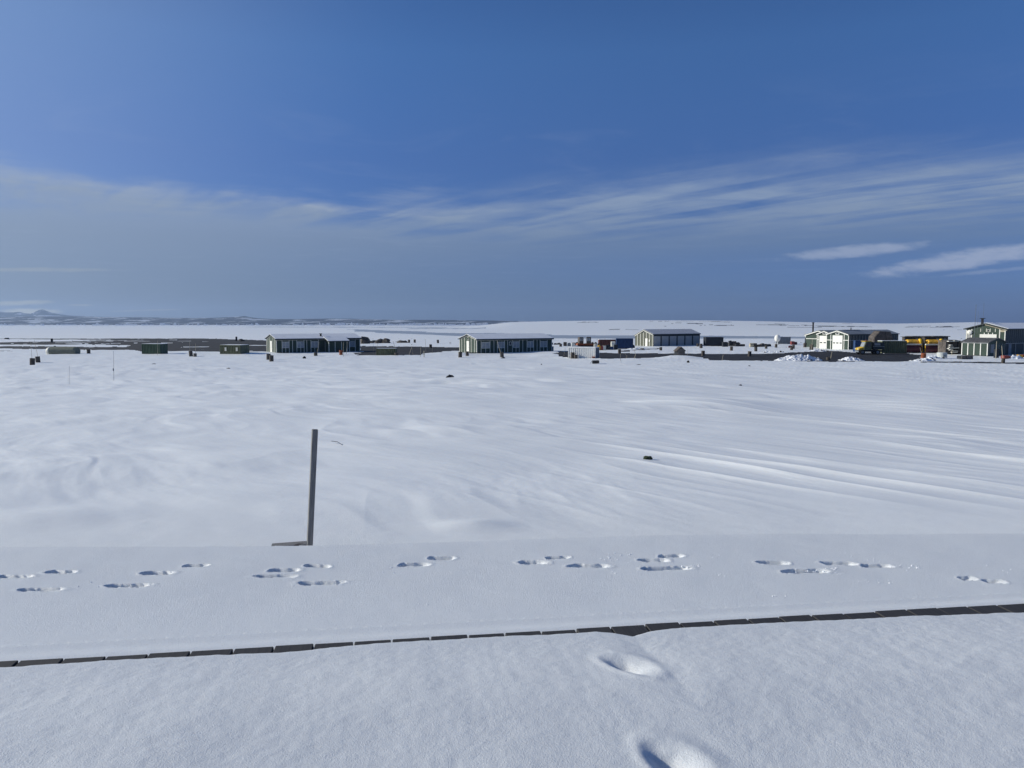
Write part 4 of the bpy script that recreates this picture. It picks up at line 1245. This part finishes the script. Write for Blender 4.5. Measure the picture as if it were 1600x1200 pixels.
dproto = None
DR = [  # px, py of base, scale, sunk, colour, label
    (50.5, 571.0, 1, 0, 'drum', 'weathered oil drum nearest the left edge, with a long shadow'),
    (59.5, 565.2, 1, .05, 'drum', 'oil drum just behind the drum nearest the left edge'),
    (138.5, 552.3, 1, .15, 'drum', 'oil drum right of the half-buried fuel tank'),
    (298.5, 556.2, 1, 0, 'drum', 'dark oil drum with a pole, between the green and olive containers'),
    (304.5, 556.6, .9, .25, 'wood', 'paler short drum touching the dark drum between the two containers'),
    (419.5, 562.0, 1, 0, 'drum', 'left drum of the pair before the left barracks gable'),
    (424.3, 564.3, 1, 0, 'drum', 'right drum of the pair before the left barracks gable'),
    (493.5, 555.8, 1, .3, 'drum', 'drum holding a leaning pole before the left barracks'),
    (619.5, 556.0, 1, .4, 'drum', 'drum half buried at the end of the low green container'),
    (719.0, 558.2, 1, 0, 'drum', 'drum at the left corner of the middle barracks gable'),
    (730.0, 556.4, .9, .05, 'drum', 'snow-capped drum below the white door of the middle barracks'),
    (784.5, 558.0, 1, .1, 'drum', 'drum with a leaning pole before the middle barracks windows'),
    (894.5, 559.6, 1.05, 0, 'drum', 'taller drum at the left foot of the white container'),
    (899.5, 559.9, .9, .25, 'drum', 'shorter drum at the left foot of the white container'),
    (862.5, 548.5, 1, 0, 'paint_grey', 'grey-blue drum at the right end of the middle barracks'),
    (876.0, 541.3, 1, .2, 'drum', 'lone drum on the snow left of the scattered machinery'),
    (673.0, 543.6, 1, .1, 'drum', 'drum standing on top of the dark bank between the barracks'),
    (639.0, 535.0, 1, 0, 'drum', 'far small drum, leftmost of three behind the dark bank'),
    (648.0, 534.8, 1, 0, 'drum', 'far small drum, middle of three behind the dark bank'),
    (684.3, 535.9, 1, 0, 'drum', 'far small drum, rightmost of three behind the dark bank'),
    (1032.5, 548.0, .9, .15, 'drum', 'drum on the snow just left of the little shed'),
    (968.0, 552.0, .9, 0, 'drum', 'drum on the road edge right of the white container'),
    (1095.5, 544.0, 1.1, 0, 'drum', 'drum at the right end of the grey hangar'),
    (1098.5, 555.6, .95, 0, 'drum', 'drum on the road edge just right of the little shed'),
    (1142.7, 547.8, .95, 0, 'drum', 'drum on the snow below the plain dark container'),
    (1171.0, 556.5, .95, 0, 'drum', 'drum on the far verge of the road, right of the shed'),
    (1181.0, 548.8, .95, 0, 'drum', 'drum on the snow left of the radome'),
    (1212.5, 543.0, .9, 0, 'drum', 'drum just below the white radome'),
    (1197.0, 545.0, .9, .1, 'drum', 'drum left of the foot of the white radome'),
    (1236.5, 546.8, .9, .1, 'drum', 'drum lying low between the radome and the garages'),
    (1239.5, 545.0, .9, 0, 'drum', 'drum below the small red shed item'),
    (1257.5, 542.6, 1.1, 0, 'drum', 'drum under the dark post left of the garages'),
    (1267.5, 546.4, 1.25, 0, 'drum', 'tall drum carrying a short post before the garages'),
    (1294.0, 563.0, .9, .3, 'drum', 'drum on the gravel road before the big-door garage'),
    (1442.5, 562.6, 1.15, 0, 'rustdrum', 'rusty drum beside the blades, carrying a leaning pole'),
    (1567.0, 567.0, .75, 0, 'drum', 'short drum lying nearest the snow edge below the green hut'),
    (1090.0, 541.3, .8, 0, 'drum', 'small drum by the far corner of the grey hangar'),
    (532.8, 554.8, .95, .05, 'rustdrum', 'rusty orange drum beneath the annex of the left barracks'),
]
for i, (px, py, sc, sink, mat, lab) in enumerate(DR):
    key = 'oil_drum'
    Y = 5.3 * 1200 / (py - 504) if py > 531 else 5.3 * 1200 / (py - 504)
    x, Yv, z = at(px, Y)
    if dproto is None:
        dproto = {}
    if mat not in dproto:
        o = drum_mesh().build(key, M[mat], smooth=False); dproto[mat] = o
    else:
        o = dproto[mat].copy(); COL.objects.link(o)
    o.location = (x, Yv, z - sink * sc - .03); o.scale = (sc, sc, sc); o.rotation_euler = (R(random.uniform(-3, 3)), R(random.uniform(-4, 4)), random.uniform(0, 6))
    tag(o, lab, 'drum', 'oil drums standing about in the snow')

PL = [  # px,py base ; px,py top; radius ; label
    (107, 583, 107.5, 571, .012, 'thin short stake in the snow, nearer the left edge'),
    (178.3, 582, 177.6, 548, .014, 'thin tall stake with a dark knot in the left field'),
    (50, 560, 49, 534, .022, 'pale pole rising behind the leftmost drum'),
    (59.5, 556, 54.5, 531, .022, 'pale pole leaning left behind the second drum from the left edge'),
    (246, 553, 247, 532, .028, 'pale pole in front of the dark green container'),
    (296.7, 548, 296.6, 532, .03, 'taller pale pole on the drum between the containers'),
    (305.8, 551, 306, 536, .03, 'shorter pale pole beside the drum between the containers'),
    (495, 551, 499, 534, .035, 'leaning pole in the drum before the left barracks windows'),
    (536.5, 555, 536.8, 534, .035, 'upright pole before the annex of the left barracks'),
    (541, 552, 543, 534, .035, 'second upright pole at the annex corner of the left barracks'),
    (586.5, 552, 590.5, 535, .022, 'thin pole leaning right at the low green container'),
    (584, 550, 583.6, 537, .018, 'very thin upright pole at the low green container'),
    (620.5, 553, 614.5, 533, .04, 'pole leaning left from the half-buried drum'),
    (638.5, 554, 644.0, 541, .04, 'left leg of the crossed poles before the dark bank'),
    (645.5, 552, 643.2, 541, .03, 'right leg of the crossed poles before the dark bank'),
    (657, 555.5, 657.4, 541, .03, 'upright pole right of the crossed poles'),
    (662.5, 556, 662.6, 548, .07, 'short thick post before the dark bank'),
    (665.6, 549, 665.0, 530, .03, 'slim pole standing on the dark bank'),
    (675.5, 554, 675.5, 543, .03, 'upright pole before the drum on the dark bank'),
    (782.8, 551, 776.5, 531, .045, 'pole leaning left from the drum before the middle barracks'),
    (881, 555, 883, 543, .02, 'thin pole left of the white container'),
    (971.0, 568, 969.3, 557, .014, 'thin bent stake on the snow below the road'),
    (969.5, 562, 969.4, 552, .018, 'thin pole beside the drum on the road edge'),
    (990.3, 560, 991.2, 547, .03, 'bent yellowish pole on the gravel road'),
    (977, 560, 975.5, 551, .016, 'thin pole on the gravel road beside the bent yellow pole'),
    (1053, 552, 1053, 546, .018, 'thin short pole left of the little shed'),
    (1074.6, 554, 1074.5, 541, .018, 'thin taller pole right of the little shed'),
    (1128, 561, 1130, 554, .022, 'thin pale pole on the road right of the shed'),
    (1298, 558, 1300, 549, .05, 'yellowish post on the road before the garages'),
    (1257.7, 541, 1257.7, 527, .17, 'thick dark post left of the garages'),
    (1268.3, 538, 1268.8, 530, .05, 'short yellowish post on the tall drum'),
    (1442.0, 556, 1437.2, 543, .04, 'yellow pole leaning left from the rusty drum'),
    (1466.6, 552, 1466.6, 540, .04, 'yellow pole before the right-hand plough blade'),
    (1487.2, 553, 1487.3, 546, .05, 'short yellow post before the timber rack'),
    (1556.0, 559, 1556.4, 533, .055, 'olive pole before the shaded gable of the hut'),
    (1567.0, 560, 1564.6, 540, .05, 'yellow pole leaning left at the right corner of the hut'),
    (1521.0, 519, 1521.6, 476, .035, 'tall thin radio mast left of the station chimney'),
    (1533.5, 508, 1533.7, 474, .018, 'very thin whip antenna above the station chimney'),
    (1525.5, 512, 1525.6, 486, .014, 'fine wire antenna between mast and chimney'),
]
for (px, py, qx, qy, r, lab) in PL:
    if py < 530: Y = 124.0
    elif 'tall drum' in lab: Y = 149.5
    elif 'thick dark post' in lab: Y = 165
    elif 'on the dark bank' in lab: Y = 140
    else: Y = 5.3 * 1200 / (max(py, 549) + 2.0 - 504)
    if py > 566: Y = ground_flat(px, py)[1]
    if py < 530:
        x = (px - 800) / 1200 * Y; zb = (504 - py) / 1200 * Y - 1.0
    else:
        x, _, zb = at(px, Y); zb -= .1
    zt = (504 - qy) / 1200 * Y; xt = (qx - 800) / 1200 * Y
    mb = MB()
    if 'bent yellow' in lab:
        mid = (x + .25, Y, (zb + zt) / 2); mb.bar((x, Y, zb), mid, r); mb.bar(mid, (xt, Y, zt), r)
    else:
        mb.bar((x, Y, zb), (xt, Y, zt), r, 6, r * .7)
    if 'knot' in lab: mb.bar((x, Y, zb + .9), (x, Y, zb + 1.1), .045)
    dark = py < 530 or 'dark post' in lab or py > 566
    o = mb.build('radio_mast' if py < 530 else ('stake' if py > 566 else 'marker_pole'), M['antenna'] if dark else M['pole'])
    tag(o, lab, 'antenna' if py < 530 else ('stake' if py > 566 else 'pole'), 'thin poles and stakes around the station')
# chimney stack behind the garages
x, Y, z = at(1269.5, 170)
o = MB().lathe([(.17, 0), (.17, 5.2), (.26, 5.21), (.26, 5.35)], 10).build('chimney_stack', M['rubber']); o.location = (x, 170, -5.3)
tag(o, 'tall thin dark chimney stack behind the low garage wing', 'chimney')


# ------------------------------------------------------------------ tank, radome, crates
x, Y, z = at(84, 131)
tk = thing('fuel_tank', 'half-buried rounded grey-green tank with a pale domed end', 'tank', (x - 0.9, Y, -5.3), R(-6))
MB().lathe([(.80, 0), (.80, 4.4), (.72, 4.75)], 24, axis='x', c=(0.6, 0, .42)).build('tank_body', M['tent'], tk, smooth=False)
MB().lathe([(.80, 0.6), (.79, .42), (.74, .2), (.64, 0.0), (.48, -.14), (.26, -.22), (.02, -.25)], 24, axis='x', c=(-.012, 0, .42)).build('domed_end', M['trim'], tk, smooth=True)
MB().lathe([(.16, 1.18), (.16, 1.32), (.12, 1.34)], 10, c=(1.2, 0, 0)).build('hatch', M['tent'], tk)

x, Y, z = at(1214.5, 183)
rd = thing('radome', 'white egg-shaped radome on a dark stand beside the grey container', 'radome', (x, Y, -5.3), 0)
MB().lathe([(.02, 0), (.42, .12), (.62, .42), (.70, .85), (.62, 1.25), (.40, 1.55), (.12, 1.68), (.01, 1.69)], 20, c=(0, 0, .75)).build('dome', M['white'], rd, smooth=True)
mb = MB()
for a in range(4): mb.bar((.5 * math.cos(a * PI / 2 + .4), .5 * math.sin(a * PI / 2 + .4), -.2), (.2 * math.cos(a * PI / 2 + .4), .2 * math.sin(a * PI / 2 + .4), .85), .04)
mb.build('stand', M['rubber'], rd)

x, Y, z = at(930.5, 99.5)
cr = thing('crate', 'dark square crate on the snow below the white container', 'crate', (x, Y, z - .06), R(4))
MB().box(-.42, .42, -.3, .3, 0, .46).build('box', M['paint_dark'], cr, bevel=.02)
for k in range(4): MB().box(-.43, .43, -.325, -.302, .03 + k * .11, .11 + k * .11).build('slat', M['drum'], cr)
MB().bar((-.42, 0, .42), (-.78, 0, 0), .02).build('strap', M['rubber'], cr)

x, Y, z = at(1507, 111.5)
pc = thing('pallet_crate', 'brown slatted pallet crate below the green hut', 'crate', (x, Y, -5.3), R(8))
MB().box(-.85, .85, -.5, .5, 0.05, .5).build('box', M['paint_dark'], pc)
for k in range(3): MB().box(-.88, .88, -.54, -.503, .07 + k * .17, .19 + k * .17).build('slat', M['wood'], pc)
for xx in (-.9, 0, .8): MB().box(xx, xx + .1, -.58, -.543, -.1, .58).build('post', M['wood'], pc)

x, Y, z = at(1471.5, 113.5)
wt = thing('water_tank', 'short white cylindrical tank before the right-hand plough blade', 'tank', (x, Y, -5.3))
MB().lathe([(.68, .1), (.70, .12), (.70, .8), (.66, .88), (.4, .92), (.1, .93)], 20).build('tank_body', M['hullgrey'], wt)
MB().box(-.2, .2, -.74, -.69, .3, .6).build('hatch', M['paint_grey'], wt)

x, Y, z = at(1556.5, 116)
o = MB().box(-.27, .27, -.25, .25, 0, 1.35).build('cabinet', M['paint_dark'], bevel=.02); o.location = (x, Y, -5.35)
tag(o, 'tall narrow dark cabinet in front of the hut gable', 'cabinet')
# long wooden tray with a plank at the middle barracks door
x0, Y0, z0 = at(733, 126.5)
o = MB().box(0, 1.75, -.2, .2, 0, .14).build('sledge', M['rubber']); o.location = (x0, Y0, z0 + .06); tag(o, 'flat dark sledge on the snow at the middle barracks gable', 'sledge')


# ------------------------------------------------------------------ vehicles
def wheel(parent, x, y, r, w=.3):
    t = MB().lathe([(r * .6, 0), (r * .97, .02), (r, .06), (r, w - .06), (r * .97, w - .02), (r * .6, w)], 16, axis='y', c=(x, y, r)).build('wheel', M['rubber'], parent)
    MB().lathe([(r * .55, -.02), (r * .5, .05), (r * .15, .08), (r * .1, -.03)], 12, axis='y', c=(x, y, r)).build('rim', M['paint_grey'], t)


def truck():
    x, Y, z = at(1361, 127)
    t = thing('truck', 'truck with a yellow hood and dark box body parked before the olive container', 'truck', (x, Y, -5.3), R(-6))
    MB().box(-1.9, 1.9, .15, 1.9, .45, .75).build('chassis', M['rubber'], t)
    MB().prism([(-1.95, .75), (-.75, .75), (-.75, 1.28), (-1.2, 1.26), (-1.9, 1.05)], .1, 1.95, 'y').build('hood', M['yellow'], t, bevel=.04)
    for y in (.2, 1.6): MB().lathe([(.12, 0), (.14, -.05), (.02, -.07)], 10, axis='x', c=(-1.95, y + .12, .92)).build('headlight', M['white'], t)
    MB().prism([(-1.15, .75), (.1, .75), (.1, 2.15), (-.85, 2.15), (-1.15, 1.3)], .05, 2.0, 'y').build('cab', M['paint_olive'], t, bevel=.05)
    MB().box(-1.0, .05, .02, 2.03, 2.16, 2.24).build('cab_roof', M['yellow'], t)
    MB().box(-.78, -.1, .015, .047, 1.35, 2.0).build('side_window', M['pane'], t)
    MB().prism([(-1.17, 1.32), (-1.13, 1.32), (-.86, 2.05), (-.9, 2.05)], .2, 1.85, 'y').build('windscreen', M['panelc'], t)
    MB().box(-.6, -.4, .9, 1.1, 2.25, 2.42).build('beacon_lamp', M['red'], t)
    MB().box(.3, 2.05, -.02, 2.05, .85, 2.05).build('box_body', M['dark_teal'], t)
    MB().box(.28, 2.07, -.06, -.022, 1.35, 1.42).build('rail', M['panel'], t)
    MB().box(.5, 1.4, -.05, -.022, 1.55, 1.9).build('side_panel', M['panel'], t)
    MB().box(-1.98, -1.9, .1, 1.95, .4, .66).build('bumper', M['paint_grey'], t)
    for xx in (-1.35, 1.05): wheel(t, xx, 0, .42)
    for xx in (-1.35, 1.05): wheel(t, xx, 1.75, .42)


truck()


def plough(px0, px1, Y, label):
    xa = at(px0, Y)[0]; xb = at(px1, Y)[0]; W = xb - xa
    t = thing('snow_plough', label, 'plough', (xa, Y, -5.3), R(-2))
    arc = [(0.35 - .38 * math.sin(k / 8 * PI), .12 + k / 8 * 1.25) for k in range(9)]
    poly = arc + [(y + .07, z) for y, z in arc[::-1]]
    b = MB().prism(poly, 0, W, 'x').build('blade', M['maroon'], t)
    MB().box(0, W, .12, .5, 1.39, 1.62).build('blade_lip', M['trim'], t)
    for k in range(4): MB().box(.1 + k * (W - .2) / 3 - .04, .1 + k * (W - .2) / 3 + .04, .45, .6, .15, 1.35).build('blade_rib', M['yellow'], t)
    MB().box(W * .3, W * .98, .9, 3.4, .6, 1.2).build('chassis', M['paint_dark'], t)
    MB().prism([(.9, 1.2), (2.2, 1.2), (2.2, 2.25), (1.5, 2.35), (.9, 1.95)], W * .32, W * .95, 'x').build('engine_hood', M['orange'], t, bevel=.06)
    MB().bar((W * .1, .8, 1.55), (W * .55, 1.2, 2.15), .09).build('hydraulic_arm', M['orange'], t)
    for xx in (W * .99,): MB().prism([(.3, .2), (.9, .2), (1.5, 2.4), (.7, 2.5)], xx, xx + .30, 'x').build('side_frame', M['yellow'], t)
    MB().prism([(2.2, 1.1), (3.4, 1.1), (3.3, 2.75), (2.35, 2.75)], W * .3, W * .95, 'x').build('cab', M['drum'], t)
    MB().box(W * .22, W * 1.02, 2.15, 3.5, 2.76, 2.84).build('cab_roof', M['oldroof'], t)
    MB().box(W * .36, W * .6, 2.17, 2.24, 1.9, 2.6).build('windscreen', M['pane'], t)
    MB().box(W * .66, W * .9, 2.17, 2.24, 1.9, 2.6).build('windscreen', M['pane'], t)
    for xx in (W * .3 - .35, W * .95):
        poly = [(.9, .35), (1.1, .05), (3.3, .05), (3.6, .35), (3.4, .75), (1.1, .75)]
        tr = MB().prism(poly, xx, xx + .35, 'x').build('track', M['rubber'], t)
        for k in range(4): MB().lathe([(.24, -.02), (.24, .37)], 10, axis='x', c=(xx, 1.3 + k * .6, .36)).build('roller', M['paint_grey'], tr)


plough(1415, 1440, 134, 'yellow tracked plough with a maroon blade, next to the olive container')
plough(1447, 1473, 133, 'second yellow tracked plough with a maroon blade, behind the white tank')

# dark open shelters behind the ploughs
for (px0, px1, Y, lab) in ((1427, 1452, 148, 'dark flat-roofed shelter behind the left plough blade'), (1459, 1482, 149, 'dark flat-roofed shelter behind the white tank plough')):
    xa = at(px0, Y)[0]; xb = at(px1, Y)[0]; W = xb - xa
    t = thing('shelter', lab, 'shelter', (xa, Y, -5.3), 0)
    MB().box(.1, W - .1, .2, 2.6, -.2, 2.55).build('wall', M['drum'], t)
    MB().box(-.25, W + .2, -.1, 2.8, 2.56, 2.7).build('roof', M['oldroof'], t)
    for k in range(4): MB().box(.1 + k * (W - .3) / 3, .2 + k * (W - .3) / 3, .12, .198, -.2, 2.55).build('post', M['paint_dark'], t)
    for k in range(2): MB().box(.5 + k * 1.3, 1.1 + k * 1.3, .14, .196, 1.6, 2.2).build('pane', M['panelc'], t)


# timber rack with pale-ended planks
x, Y, z = at(1479, 128)
t = thing('timber_rack', 'dark rack of stacked timber with white board ends, left of the hut', 'rack', (x, Y, -5.3), R(4))
MB().box(0, 3.0, .3, 2.4, -.2, 2.15).build('stack', M['tarp'], t)
MB().prism([(0, 2.2), (1.6, 2.3), (3.2, 2.05), (3.2, 2.15), (1.6, 2.42), (0, 2.32)], .1, 2.6, 'y').build('cover', M['tarp'], t)
for (xa, xb, zz, rr_) in ((.05, .95, 2.2, 0), (1.05, 1.85, 2.25, 1), (.35, .75, 1.55, -3), (.3, .95, 1.22, 0), (.15, .75, .98, 4), (.95, 1.95, 1.05, -3), (.95, 1.75, .62, 4), (.75, 1.7, .38, 2), (.4, .9, .78, 3)):
    MB().box(xa, xb, -.35, .29, zz - .06, zz + .06, Matrix.Rotation(R(rr_), 3, 'Y'), (xa, 0, zz)).build('plank', M['white'], t)
for xx in (0.0, 1.0, 2.0, 2.9): MB().box(xx - .04, xx + .04, .15, .25, -.3, 2.15).build('post', M['paint_dark'], t)


def loader(px, Y, label, s=1.0, body='tarp', flip=1):
    x = at(px, Y)[0]
    t = thing('tracked_carrier', label, 'vehicle', (x, Y, -5.3), R(8 * flip)); t.scale = (s, s, s)
    MB().box(-.45, .45, 0, 1.6, 1.0, 2.3).build('cab', M[body], t, bevel=.08)
    MB().box(-.36, -.03, -.03, -.002, 1.5, 2.1).build('windscreen', M['panelc'], t)
    MB().box(.03, .36, -.03, -.002, 1.5, 2.1).build('windscreen', M['panelc'], t)
    MB().prism([(-.9, .45), (1.6 * 1, .45), (1.5, .95), (-.7, 1.02)], 0.1, 1.8, 'y').build('body', M['rustdrum'], t)
    for yy in (-.12, 1.7):
        MB().prism([(-1.0, .35), (-.75, .02), (1.5, .02), (1.8, .4), (1.5, .6), (-.8, .6)], yy, yy + .3, 'y').build('track', M['rubber'], t)


loader(908.5, 158, 'brown boxy tracked carrier, left one above the white container', 1.0)
loader(919.5, 157, 'olive boxy tracked carrier, right one above the white container', 1.02, 'drum', -1)


# scattered machinery and crates between container and hangar
def junk(name, label, cat, px, py, size, mats, seed, grp=None):
    x, Y, z = at(px, 5.3 * 1200 / (py - 504))
    t = thing(name, label, cat, (x, Y, -5.35), 0, grp)
    rng = random.Random(seed)
    W, H = size
    n = len(mats)
    for k, m in enumerate(mats):
        a = -W / 2 + W * k / n; w = W / n * rng.uniform(.8, 1.05); h = H * rng.uniform(.6, 1.0)
        q = rng.random()
        if q < .45: mb = MB().prism([(a, 0), (a + w, 0), (a + w, h * .7), (a + w * .7, h), (a + w * .1, h * .9)], 0, .9, 'y')
        elif q < .7: mb = MB().box(a, a + w, 0, .8, 0, h)
        else: mb = MB().lathe([(h * .5, 0), (h * .5, w)], 12, axis='x', c=(a, .5, h * .5))
        mb.build(('housing', 'box', 'drum_body', 'panel', 'cover')[k % 5], M[m], t, bevel=0.0)
    return t


JG = 'odd machines and crates among the sheds'
junk('snowmobile', 'red and grey machine left of the brown carriers', 'machine', 893, 540.5, (3.6, 1.0), ['drum', 'paint_grey', 'red', 'rock'], 1, JG)
junk('machine', 'cream upright barrel-shaped machine standing above the white container', 'machine', 895.5, 545, (.7, 1.4), ['trim'], 2, JG)
junk('crate', 'white crate standing just behind the white container', 'crate', 901, 545, (.8, 1.0), ['white'], 3, JG)
junk('crate', 'bigger white crate with red edge behind the white container', 'crate', 905, 545, (1.1, 1.0), ['white', 'red'], 4, JG)
junk('machine', 'dark red low machine behind the middle of the white container', 'machine', 912, 544, (1.6, 1.0), ['red', 'paint_blue'], 5, JG)
junk('crate', 'small white box on the snow behind the right half of the white container', 'crate', 917, 543.5, (.5, .9), ['white'], 6, JG)
junk('scrap_pile', 'tangle of dark scrap right of the brown carriers', 'scrap', 929, 542, (2.8, 1.4), ['rock', 'drum', 'tarp', 'rock'], 7, JG)
junk('machine', 'salmon and cream machine in front of the rust-brown container', 'machine', 934, 546, (1.5, 1.2), ['trim', 'orange'], 8, JG)
junk('machine', 'orange-red machine at the left end of the rust-brown container', 'machine', 940.5, 547, (1.5, 1.4), ['orange', 'red', 'trim'], 9, JG)
junk('machine', 'pale tan machine in front of the rust-brown container', 'machine', 947, 545.5, (1.6, .9), ['pole', 'trim'], 10, JG)
junk('crate', 'cream rounded bale above the dark blue vehicle', 'bale', 958.5, 542.5, (.9, 1.6), ['trim'], 11, JG)
junk('machine', 'dark blue low vehicle left of the deep blue container', 'machine', 956.5, 546.5, (2.4, 1.15), ['paint_dark', 'paint_blue', 'paint_dark'], 12, JG)
junk('machine', 'dark red machine between the blue container and the hangar', 'machine', 986.5, 544.5, (1.4, 1.2), ['maroon', 'drum'], 13, JG)
junk('scrap_pile', 'dark pile of rock and scrap left of the scattered machines', 'scrap', 868, 538.5, (2.6, .6), ['rock', 'drum', 'rock'], 14, JG)
junk('scrap_pile', 'low dark sled and timber pile right of the plain dark container', 'scrap', 1145, 540.5, (3.3, 1.3), ['pole', 'paint_dark', 'tarp', 'paint_dark'], 15, JG)
junk('scrap_pile', 'low dark heap trailing off right of the sled and timber pile', 'scrap', 1157, 541.0, (2.2, .7), ['paint_dark', 'rock'], 16, JG)
junk('scrap_pile', 'brown and tan crates on the snow left of the radome', 'scrap', 1184, 542.0, (3.2, .95), ['pole', 'tarp', 'drum', 'rock'], 17, JG)
junk('machine', 'dull red low machine just left of the radome', 'machine', 1197, 541.5, (2.4, .8), ['maroon', 'rock', 'paint_dark'], 18, JG)
junk('machine', 'bright red machine right of the grey container', 'machine', 1241.5, 538.5, (1.5, .95), ['red', 'maroon'], 19, JG)
junk('crate', 'dark crate below the bright red machine', 'crate', 1237, 543.5, (.9, .6), ['maroon'], 20, JG)
junk('snowmobile', 'red sledge lying by the dark side of the station building', 'sledge', 1578, 560.5, (1.7, .6), ['red', 'rustdrum'], 21, JG)
junk('snowmobile', 'orange sledge at the right edge beside the station building', 'sledge', 1598, 559, (1.5, .8), ['orange', 'rustdrum'], 22, JG)
junk('scrap_pile', 'dark block at the foot of the white container', 'crate', 928, 560.3, (.4, .35), ['rustdrum'], 23, JG)
for k, (px, py, w, h, lab) in enumerate(((570.5, 536.5, 1.3, 1.3, 'tall brown rock heap right of the left barracks roof'), (578, 535.5, 1.3, .6, 'low brown rock heap next to the tall one'),
                                         (586, 535.0, 1.0, .45, 'lowest brown heap in the row right of the left barracks'), (595, 535.8, 1.5, .8, 'broad brown rock heap left of the green-topped heap'),
                                         (604, 536.0, 1.1, 1.0, 'pointed brown rock heap above the low container'), (629, 535.5, 1.4, .5, 'flat dark slab leaning on the snow above the dark bank'),
                                         (444, 525.6, 1.5, 0.9, 'distant dark outcrop above the left barracks roof'), (457, 525.4, 1.1, 0.75, 'smaller distant outcrop above the left barracks roof'),
                                         (378, 530.6, 0.9, .5, 'dark hump beyond the gravel flats left of the barracks'), (12, 528.6, 1.0, .5, 'dark hump on the far airstrip at the left edge'))):
    Y = 5.3 * 1200 / (py - 504) if py > 530 else 300
    x = (px - 800) / 1200 * Y
    o = rock_mesh('rock_heap', (w, w, h), 60 + k, M['rock'] if k > 5 else M['drum'], flat=.3, amp=.5); o.location = (x, Y, hz(x, Y) + h * .2)
    tag(o, lab, 'rock heap', 'brown and dark rock heaps on the plain')
for (px, py, lab) in ((82, 534.5, 'small dark post on the far airstrip above the tank'), (370, 531, 'small dark post on the flats above the olive container')):
    Y = 5.3 * 1200 / (py - 504); x = (px - 800) / 1200 * Y
    o = MB().box(-.22, .22, -.2, .2, 0, 1.3).build('marker_post', M['paint_dark']); o.location = (x, Y, -5.6); tag(o, lab, 'post')


# ------------------------------------------------------------------ ploughed piles of snow
def snow_pile(px, py, rx, ry, h, seed, label):
    x, Y, z = gp(px, py)
    n = 64
    g = np.linspace(-1.25, 1.25, n); XX, YY = np.meshgrid(g, g)
    rr = np.sqrt(XX ** 2 + YY ** 2) + 0.22 * gnoise(XX * 2.2, YY * 2.2, seed)
    H = h * np.clip(1 - rr, -.25, 1) ** 1.0 * (0.9 + .35 * gnoise(XX * 2.5 + 3, YY * 2.5, seed + 2))
    lump = np.abs(gnoise(XX * rx * 1.3, YY * ry * 1.3, seed + 3)) + .5 * np.abs(gnoise(XX * rx * 3, YY * ry * 3, seed + 4))
    H = H + np.where(rr < 1.05, .36 * (lump - .3), 0) * sstep(1.15, .5, rr) * h
    v = np.stack([x + XX * rx, Y + YY * ry, z + H - .06], -1).reshape(-1, 3).tolist()
    f = [(i * n + j, i * n + j + 1, (i + 1) * n + j + 1, (i + 1) * n + j) for i in range(n - 1) for j in range(n - 1)]
    t = thing('snow_pile', label, 'snow pile')
    me = bpy.data.meshes.new('snow_heap'); me.from_pydata(v, [], f); me.update()
    link_mesh('snow_heap', me, M['plain_snow'], t)
    rng = random.Random(seed)
    for k in range(int(rx * 5)):
        a = rng.uniform(-.85, .85); b = rng.uniform(-.9, .1)
        if a * a + b * b > .8: continue
        i = int((b + 1.25) / 2.5 * (n - 1)); j = int((a + 1.25) / 2.5 * (n - 1))
        s = rng.uniform(.07, .2)
        m = 'rock' if rng.random() < .45 else 'plain_snow'
        o = rock_mesh('clod', (s, s, s * .8), seed + k, M[m], t, sub=1, flat=.9); o.location = (x + a * rx, Y + b * ry, v[i * n + j][2] + s * .3)


snow_pile(1247, 563.2, 3.6, 1.6, 0.95, 31, 'lumpy ploughed snow pile with dark stones on the near edge of the road')
snow_pile(1330, 563.4, 2.0, 1.2, 0.62, 32, 'smaller ploughed snow pile on the road edge before the big garage')
snow_pile(1442, 564.2, 2.0, 1.0, 0.5, 33, 'dirty snow pile around the rusty drum')
snow_pile(1458, 561.0, 1.8, 1.0, 0.5, 34, 'ragged snow pile left of the short white tank')
snow_pile(1276, 549.0, 2.2, 1.0, 0.42, 35, 'low snow pile before the low garage wing')
snow_pile(1588, 560.5, 1.4, .9, 0.7, 36, 'small snow pile by the side of the station building')
snow_pile(1203, 551.0, 3.0, 1.2, 0.35, 37, 'low rubbly snow pile below the radome')
snow_pile(996, 545.5, 2.6, 1.2, 0.4, 38, 'smooth snow pile before the hangar gable')

# ------------------------------------------------------------------ air
hzb = MB(); hzb.box(-9000, 9000, -400, 9600, -45, 190)
o = hzb.build('haze', None)
vm = bpy.data.materials.new('haze_air'); vm.use_nodes = True
vm.node_tree.nodes.clear()
ou = vm.node_tree.nodes.new('ShaderNodeOutputMaterial'); pv = vm.node_tree.nodes.new('ShaderNodeVolumePrincipled')
pv.inputs['Color'].default_value = (0.50, 0.68, 1.0, 1); pv.inputs['Density'].default_value = 0.00008; pv.inputs['Anisotropy'].default_value = 0.3
vm.node_tree.links.new(pv.outputs[0], ou.inputs['Volume'])
o.data.materials.clear(); o.data.materials.append(vm)
tag(o, kind='stuff')
